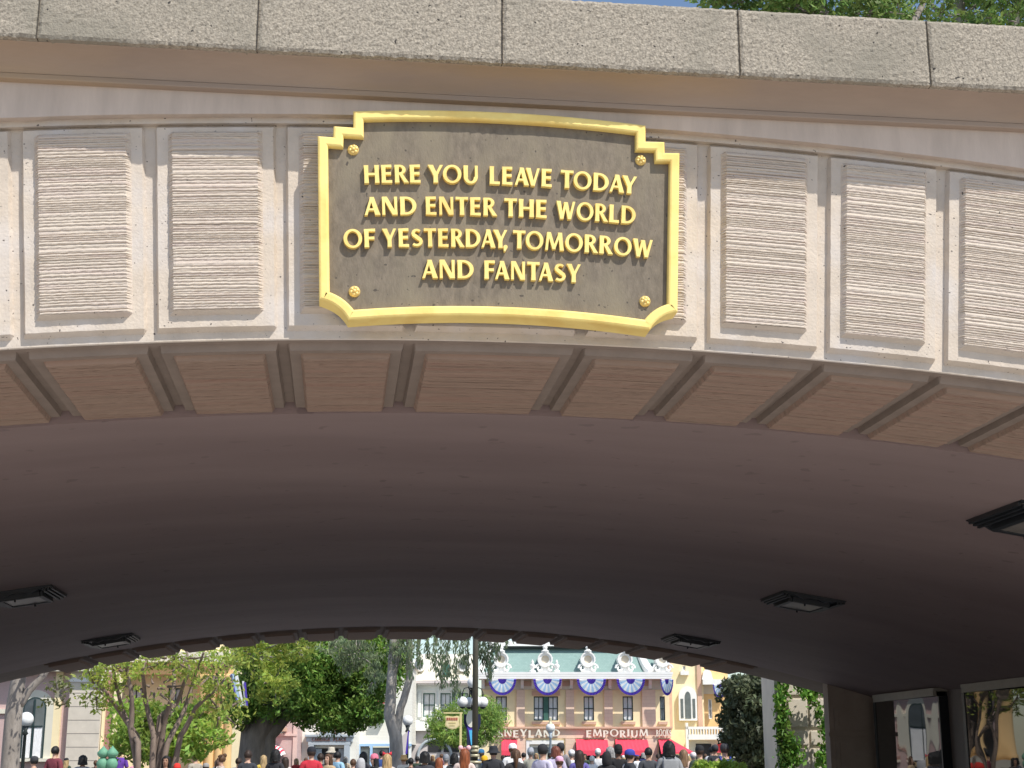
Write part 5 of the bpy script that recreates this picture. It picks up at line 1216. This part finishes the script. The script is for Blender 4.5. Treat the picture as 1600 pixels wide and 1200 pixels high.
for s in (-1, 1):
    eyes.ball((s*.033, surf(s*.033, 1.622)-.003, 1.622), .0105, 10, 6, (1.25, .6, .62))
    eyes.tube([(s*.016, surf(s*.02, 1.645)+.001, 1.641), (s*.034, surf(s*.034, 1.647)+.001, 1.648), (s*.052, surf(s*.05, 1.643)-.001, 1.641)], [.003, .0045, .002], 6)
EYES = mk('eyes', eyes)
lips.ball((0, surf(0, 1.553)-.002, 1.553), .010, 12, 6, (2.3, .5, .55)); LIPS = mk('lips', lips)
PM = {}
def pmat(c, kind='cloth'):
    key = (tuple(c), kind)
    if key not in PM:
        PM[key] = mat(kind+'_tone', c, {'cloth': .85, 'skin': .55, 'hair': .6}[kind], {'cloth': .12, 'skin': .06, 'hair': .5}[kind], {'cloth': 14, 'skin': 10, 'hair': 30}[kind], stretch=(1, 1, .2) if kind == 'hair' else (1, 1, 1))
    return PM[key]
for me in BODIES+SHIRT+JACKET+TROUS+SHOES+list(HAIR.values())+list(HAT.values())+[PACK, STRAP, EYES, LIPS]: me.materials.append(None)
def inst(name, me, m, parent=None):
    o = bpy.data.objects.new(name, me); col.objects.link(o)
    o.material_slots[0].link = 'OBJECT'; o.material_slots[0].material = m
    if parent is not None: o.parent = parent
    return o
BLK = (.012, .011, .011); DBR = (.035, .02, .013); BRN = (.09, .045, .022); AUB = (.24, .07, .025); BLD = (.42, .29, .14); GRY = (.30, .29, .28); LBR = (.20, .12, .065)
SK1 = (.52, .32, .23); SK2 = (.36, .20, .13); SK3 = (.16, .08, .05); SKS = {1: SK1, 2: SK2, 3: SK3}
WHT = (.78, .78, .78); CHAR = (.04, .042, .048); GRE = (.045, .07, .045); NVY = (.02, .03, .10)
occupied = []
def person(x, y, wd, rot, sk, hair, hc, hat, hatc, top, tc_, pants=CHAR, extra=None, label='', pose=0, group=None):
    wd *= 1.28
    while any(abs((x-ox)/FPX*wd) < .46 and abs(wd-ow) < .42 for ox, ow in occupied): wd += .15
    occupied.append((x, wd))
    u, z = T(x, y, wd); hh = {None: 1.735, 'cap': 1.762, 'beanie': 1.79, 'bucket': 1.757, 'hood': 1.775}[hat]
    if hat is None and hair in ('curly',): hh = 1.765
    if hat is None and hair == 'bun': hh = 1.77
    s = (z-GZ)/hh; s = max(.6, min(1.13, s))
    p = inst('person', BODIES[pose], pmat(SKS[sk], 'skin')); p.location = street(u, wd, GZ); p.scale = (s, s, s); p.rotation_euler = (0, 0, -PSI+radians(rot))
    tag(p, label, 'person', group)
    inst('hair', HAIR[hair], pmat(hc, 'hair'), p)
    inst('eyes', EYES, pmat((.02, .015, .012), 'hair'), p); inst('lips', LIPS, pmat(tuple(c*k_ for c, k_ in zip(SKS[sk], (.85, .55, .55))), 'skin'), p)
    inst('jacket' if top == 'jacket' else 'shirt', (JACKET if top == 'jacket' else SHIRT)[pose], pmat(tc_), p)
    inst('trousers', TROUS[pose], pmat(pants), p); inst('shoes', SHOES[pose], pmat((.05, .05, .055)), p)
    if hat: inst({'cap': 'cap', 'beanie': 'beanie', 'bucket': 'bucket_hat', 'hood': 'hood'}[hat], HAT[hat], pmat(hatc), p)
    if extra and extra[0] == 'pack':
        b_ = inst('backpack', PACK, pmat(extra[1])); b_.location = p.location; b_.scale = p.scale; b_.rotation_euler = p.rotation_euler
        bevel(b_, .03, 3); inst('strap', STRAP, pmat(extra[1]), b_); tag(b_, extra[2], 'backpack')
    if extra and extra[0] == 'poms':
        mb = MB()
        for s_ in (-1, 1): mb.ball((s_*.082, -.01, 1.755), .052, 12, 8)
        mb.tube([(-.09, 0, 1.66), (-.085, -.005, 1.72), (0, 0, 1.752), (.085, -.005, 1.72), (.09, 0, 1.66)], .009, 6)
        inst('pompom_headband', (lambda me: (me.materials.append(None), me)[1])(mk('pompom_headband', mb)), pmat(extra[1]), p)
    if extra and extra[0] == 'bow':
        mb = MB()
        for s_ in (-1, 1): mb.prism([(0, 1.735), (s_*.10, 1.79), (s_*.11, 1.70)], -.02, .02)
        mb.ball((0, 0, 1.738), .022, 8, 6); inst('hair_bow', (lambda me: (me.materials.append(None), me)[1])(mk('hair_bow', mb)), pmat(extra[1]), p)
    if extra and extra[0] == 'stripe':
        mb = MB(); mb.tube([(-.10, -.09, 1.43), (-.17, -.085, 1.40), (-.235, -.075, 1.28), (-.255, -.08, 1.15)], .022, 8); inst('sleeve_stripe', (lambda me: (me.materials.append(None), me)[1])(mk('sleeve_stripe', mb)), pmat(WHT), p)
    if extra and extra[0] == 'emblem':
        mb = MB(); mb.prism([(.07*cos(2*pi*i/20), 1.24+.085*sin(2*pi*i/20)) for i in range(20)], -.135, -.11); mb2 = MB(); mb2.prism([(-.03, 1.29), (.03, 1.29), (.025, 1.22), (0, 1.185), (-.025, 1.22)], -.142, -.1355)
        e_ = inst('back_emblem', (lambda me: (me.materials.append(None), me)[1])(mk('back_emblem', mb)), pmat((.62, .72, .80)), p); inst('emblem_shield', (lambda me: (me.materials.append(None), me)[1])(mk('emblem_shield', mb2)), pmat((.1, .22, .35)), e_)
    if extra and extra[0] == 'glasses':
        mb = MB()
        for s_ in (-1, 1): mb.box(s_*.033-.024, s_*.033+.024, .098, .106, 1.608, 1.636); mb.tube([(s_*.06, .10, 1.63), (s_*.082, .0, 1.628)], .004, 6)
        inst('sunglasses', (lambda me: (me.materials.append(None), me)[1])(mk('sunglasses', mb)), pmat((.015, .012, .012), 'hair'), p)
    return p
PEOPLE = [
 (54, 1181, 24, 60, 1, 'short', BLK, 'cap', CHAR, 'shirt', CHAR, None, 'person in a charcoal cap beside the grey trunk at far left', 1),
 (87, 1166, 26, -20, 1, 'short', BLK, None, None, 'shirt', (.20, .045, .06), None, 'dark-haired person in a maroon shirt below the arched window', 0),
 (130, 1180, 24, 15, 2, 'bob', BLK, None, None, 'shirt', (.35, .35, .36), None, 'person with black bobbed hair left of the green cast posts', 0),
 (188, 1168, 32, 30, 2, 'short', DBR, None, None, 'shirt', (.13, .05, .32), None, 'person in a violet shirt just right of the green cast posts', 0),
 (260, 1181, 22, 175, 2, 'long', BLK, None, None, 'shirt', (.06, .05, .05), None, 'long-dark-haired person facing the camera under the brown stems', 0),
 (277, 1192, 23, 160, 1, 'short', BRN, 'beanie', (.65, .04, .03), 'shirt', (.6, .05, .04), None, 'small person in a bright red hat under the brown stems', 0),
 (306, 1177, 28, 40, 1, 'short', BRN, None, None, 'shirt', (.4, .36, .3), None, 'brown-haired person in a tan shirt by the orange columns', 0),
 (322, 1192, 25, 0, 1, 'short', DBR, 'cap', GRY, 'shirt', CHAR, None, 'person in a grey cap low beside the orange columns', 0),
 (346, 1177, 24, 100, 1, 'bun', BRN, None, None, 'shirt', (.5, .42, .36), ('glasses',), 'person with a brown hair bun and sunglasses, looking left', 1),
 (373, 1184, 27, 0, 1, 'short', DBR, None, None, 'shirt', (.12, .22, .42), None, 'person in a denim-blue shirt left of the emblem shirt', 0),
 (388, 1172, 23, 0, 1, 'short', DBR, None, None, 'shirt', (.04, .045, .055), ('emblem',), 'person seen from behind, pale round emblem on a dark shirt', 0),
 (412, 1180, 30, 20, 1, 'long', BLD, None, None, 'shirt', (.62, .45, .08), None, 'fair-haired person in a mustard shirt below the striped awning', 0),
 (431, 1171, 25, -10, 2, 'curly', BLK, None, None, 'shirt', (.03, .03, .035), None, 'tall person with black curly hair in front of the striped awning', 0),
 (446, 1183, 28, 0, 1, 'long', DBR, None, None, 'shirt', (.5, .46, .44), None, 'long-brown-haired person in a pale shirt right of the striped awning', 0),
 (487, 1166, 22.5, 10, 1, 'short', DBR, 'cap', (.02, .022, .03), 'jacket', (.52, .03, .05), None, 'person in a black cap and bright red jacket by the blue-grey entrance', 0),
 (501, 1177, 27, 0, 2, 'short', DBR, None, None, 'shirt', CHAR, None, 'short-haired person in charcoal just right of the red jacket', 0),
 (513, 1178, 24.5, 150, 1, 'long', BRN, None, None, 'shirt', (.45, .33, .2), None, 'brown-haired person turned to the camera below the entrance lettering', 0),
 (518, 1167, 30, 0, 1, 'short', GRY, 'bucket', (.52, .47, .38), 'shirt', (.42, .40, .36), None, 'person in a cream bucket hat in the blue-grey doorway', 0),
 (528, 1174, 28, -30, 1, 'short', BLK, None, None, 'shirt', (.30, .50, .66), None, 'person in a light blue shirt at the right of the entrance', 0),
 (552, 1186, 26, 0, 1, 'short', BRN, None, None, 'shirt', (.3, .28, .25), None, 'brown-haired person low at the edge of the blue shopfront', 0),
 (568, 1175, 28, 0, 2, 'curly', BLK, None, None, 'shirt', (.05, .05, .06), None, 'black-haired person in front of the blue shopfront', 0),
 (564, 1184, 23, 0, 1, 'short', DBR, 'hood', (.42, .42, .43), 'jacket', (.42, .42, .43), None, 'person with a light grey hood up by the blue shopfront', 0),
 (585, 1177, 25, 120, 1, 'long', BLK, 'beanie', (.68, .18, .26), 'shirt', (.02, .02, .02), None, 'person in a pink knitted hat with dark hair and black top', 0),
 (597, 1172, 34, 0, 1, 'short', BLK, None, None, 'shirt', (.05, .10, .32), None, 'person in a royal blue shirt behind the pink hat', 0),
 (605, 1178, 22, 5, 1, 'long', BLD, None, None, 'shirt', (.5, .45, .42), ('bow', (.62, .04, .06)), 'person with long blond hair and a red hair bow by the pale trunk', 0),
 (631, 1179, 30, 30, 1, 'short', (.5, .24, .08), 'bucket', (.66, .40, .16), 'shirt', (.62, .58, .5), None, 'person in an orange sun hat just right of the pale trunk', 0),
 (642, 1184, 28, 0, 2, 'short', BLK, None, None, 'shirt', (.03, .03, .035), None, 'black-haired person in black between the pale trunk and the round bob', 0),
 (664, 1174, 20.8, 0, 1, 'bob', BLK, None, None, 'shirt', (.05, .05, .06), None, 'person with a large glossy black bob seen from behind', 0),
 (686, 1184, 25, 10, 1, 'long', AUB, None, None, 'shirt', (.12, .03, .03), None, 'auburn-haired person in dark red right of the black bob', 0),
 (697, 1178, 29, 0, 1, 'short', GRY, 'beanie', (.30, .31, .33), 'shirt', WHT, None, 'person in a grey knitted hat below the hanging sign', 0),
 (710, 1177, 27, 0, 2, 'curly', BLK, None, None, 'shirt', (.05, .05, .05), None, 'curly black-haired person under the yellow sign post', 0),
 (726, 1170, 21.2, 0, 1, 'long', AUB, None, None, 'shirt', (.62, .5, .45), ('poms', (.85, .50, .52)), 'person with long auburn hair and pink pompom headband', 0),
 (757, 1180, 26, -20, 1, 'short', BRN, 'beanie', (.72, .40, .02), 'shirt', (.6, .32, .03), None, 'small person in a golden-yellow hat right of the tall pole', 0),
 (771, 1165, 22.5, 0, 1, 'short', BLK, 'bucket', (.022, .024, .03), 'jacket', (.03, .032, .038), None, 'person in a black bucket hat and dark jacket right of the tall pole', 0),
 (752, 1170, 32, 0, 1, 'short', LBR, 'cap', (.10, .34, .6), 'shirt', (.08, .25, .5), None, 'person in a sky-blue cap behind the golden-yellow hat', 0),
 (801, 1161, 25, 0, 1, 'short', BRN, 'cap', (.82, .82, .82), 'shirt', (.8, .8, .8), None, 'person in a white cap and white shirt by the leftmost red awning', 0),
 (806, 1171, 21.2, 0, 2, 'tail', BRN, None, None, 'jacket', (.04, .038, .04), None, 'person with a brown ponytail and dark jacket below the white cap', 0),
 (829, 1167, 30, 0, 1, 'short', GRY, 'beanie', (.62, .62, .64), 'shirt', (.6, .55, .42), None, 'person in a pale grey hat left of the white shop doors', 0),
 (848, 1162, 20.6, -35, 1, 'short', BLK, 'cap', (.03, .03, .035), 'shirt', (.55, .53, .68), None, 'person in a black cap and pale lavender shirt before the shop doors', 0),
 (868, 1166, 25, 10, 1, 'bob', (.16, .05, .03), None, None, 'shirt', (.5, .46, .6), None, 'person with reddish-brown bobbed hair before the shop doors', 0),
 (876, 1160, 28, 0, 2, 'short', BLK, 'cap', (.035, .035, .04), 'shirt', (.18, .17, .18), None, 'tall person in a dark cap behind the reddish-brown bob', 0),
 (874, 1181, 21.2, 0, 1, 'short', BRN, 'cap', (.72, .40, .54), 'shirt', (.55, .42, .68), None, 'person in a pink cap and lilac shirt near the middle of the crowd', 0),
 (893, 1171, 31, 0, 1, 'short', GRY, 'cap', (.8, .8, .8), 'shirt', WHT, None, 'person in a white cap right of the shop doors', 0),
 (905, 1172, 23.5, 0, 2, 'long', DBR, None, None, 'shirt', (.14, .12, .36), None, 'long dark-haired person in a violet-blue top by the EMPORIUM sign', 0),
 (925, 1181, 33, 0, 1, 'short', (.7, .68, .62), None, None, 'shirt', (.75, .74, .72), None, 'white-haired person in white below the first EMPORIUM awning', 0),
 (934, 1169, 36, 0, 1, 'short', GRY, 'beanie', (.78, .78, .76), 'shirt', (.7, .7, .7), None, 'person in a tall white hat before the first EMPORIUM awning', 0),
 (948, 1174, 23, -10, 1, 'short', BLK, 'hood', (.018, .018, .02), 'jacket', (.018, .018, .02), None, 'person with a black hood up beside the tall black hat', 0),
 (953, 1167, 29, 30, 1, 'curly', GRY, None, None, 'shirt', (.55, .46, .34), None, 'grey curly-haired person behind the black hood', 0),
 (966, 1162, 24.5, 0, 3, 'short', BLK, 'beanie', (.015, .015, .016), 'shirt', (.02, .02, .022), None, 'person in black with a tall black knitted hat', 0),
 (984, 1170, 21, -75, 1, 'short', DBR, 'cap', (.045, .06, .34), 'jacket', (.03, .034, .04), ('stripe',), 'bearded person in a royal blue cap and black white-striped jacket', 0),
 (1013, 1168, 24, 0, 2, 'short', BLK, None, None, 'shirt', (.07, .075, .085), None, 'person with short black hair and a slate shirt by the second awning', 0),
 (1045, 1158, 21, 0, 1, 'curly', BLK, None, None, 'jacket', (.26, .27, .28), ('pack', (.30, .31, .32), 'light grey backpack on the curly-haired person in a grey jacket'), 'curly black-haired person in a grey jacket wearing a backpack', 0),
 (1068, 1171, 26, 0, 1, 'long', LBR, None, None, 'shirt', (.55, .42, .36), None, 'long light-brown-haired person right of the grey jacket', 0),
 (1083, 1175, 32, 0, 1, 'short', GRY, 'cap', (.75, .66, .66), 'shirt', (.66, .56, .5), None, 'person in a pale pink cap left of the green-shirted one', 0),
 (1093, 1164, 22.5, 0, 1, 'short', DBR, 'cap', (.015, .016, .018), 'shirt', (.05, .07, .05), None, 'person in a black cap and dark green shirt', 0),
 (1112, 1167, 36, 0, 1, 'short', BLK, None, None, 'shirt', (.6, .6, .62), None, 'dark-haired person in white under the porch balcony', 0),
 (1117, 1163, 33, 0, 2, 'short', BLK, 'cap', CHAR, 'shirt', CHAR, None, 'person in a charcoal cap under the porch balcony', 0),
 (1132, 1161, 23, 0, 1, 'short', DBR, 'cap', (.05, .05, .055), 'shirt', (.55, .36, .30), ('pack', (.035, .06, .30), 'royal blue backpack on the person by the dark evergreen'), 'person in a dark cap with a blue backpack by the dark evergreen', 0),
]
for q in PEOPLE:
    person(q[0], q[1], q[2], q[3], q[4], q[5], q[6], q[7], q[8], q[9], q[10], CHAR, q[11], q[12], q[13])
# the farther crowd: smaller heads between the near ones
FAR = [(20, 1186, 36), (104, 1184, 38), (150, 1188, 36), (212, 1186, 38), (340, 1187, 37), (400, 1186, 40), (463, 1185, 42), (478, 1184, 44), (540, 1182, 42), (620, 1184, 46), (652, 1182, 42), (676, 1180, 48), (690, 1178, 52), (716, 1181, 50), (786, 1180, 46), (818, 1176, 44), (838, 1177, 50), (859, 1176, 48), (884, 1179, 46), (914, 1178, 50), (942, 1179, 48), (974, 1180, 52), (996, 1180, 50), (1005, 1176, 54), (1028, 1178, 50), (1058, 1179, 48), (1077, 1181, 54), (1102, 1178, 50), (1125, 1180, 46)]
fr = random.Random(3); TOPS = [('white', WHT), ('black', (.02, .02, .022)), ('grey', (.25, .25, .26)), ('pale blue', (.3, .45, .6)), ('navy', NVY), ('pink', (.6, .3, .36)), ('dark green', GRE), ('beige', (.5, .42, .32)), ('red', (.5, .05, .05))]
HCS = [('black-haired', BLK), ('brown-haired', BRN), ('dark-haired', DBR), ('fair-haired', BLD), ('grey-haired', GRY)]
NEAR = lambda x: min(PEOPLE, key=lambda q: abs(q[0]-x))
for i, (x, y, wd) in enumerate(FAR):
    tn, tc2 = TOPS[(i*4+2) % 9]; hn, hc2 = HCS[(i*3) % 5]; hs2 = ('short', 'long', 'short', 'bob', 'tail')[i % 5]; hat = None; ht = ''
    if i % 4 == 1: hat = 'cap'; ht = ' and a '+('white', 'black')[i % 8 == 1]+' cap'
    nq = NEAR(x); side = 'left' if x < nq[0] else 'right'
    ref = {20: 'beside the grey trunk at far left', 104: 'right of the maroon shirt', 150: 'before the green cast posts', 212: 'left of the brown stems', 340: 'by the orange columns', 400: 'below the striped awning', 463: 'left of the red jacket', 478: 'close behind the red jacket', 540: 'right of the light blue shirt', 620: 'at the pale trunk', 652: 'left of the black bob', 676: 'behind the black bob', 690: 'below the arched porch trim', 716: 'left of the pompom headband', 786: 'right of the black bucket hat', 818: 'left of the pale grey hat', 838: 'left of the lavender shirt', 859: 'at the shop doors', 884: 'left of the white cap', 914: 'at the first EMPORIUM awning', 942: 'below the E of EMPORIUM', 974: 'left of the second EMPORIUM awning', 996: 'under the second EMPORIUM awning', 1005: 'left of the slate shirt', 1028: 'left of the grey jacket', 1058: 'right of the grey jacket', 1077: 'at the tip of the last awning', 1102: 'under the porch balcony', 1125: 'left of the blue backpack'}[x]
    person(x, y, wd, fr.choice((0, 20, -30, 160, 0)), 1+i % 3, hs2, hc2, hat, WHT if 'white' in ht else (.02, .02, .022), 'shirt', tc2, CHAR, None, '%s person in a %s top%s, %s' % (hn, tn, ht, ref), i % 3, 'people in the distant crowd')
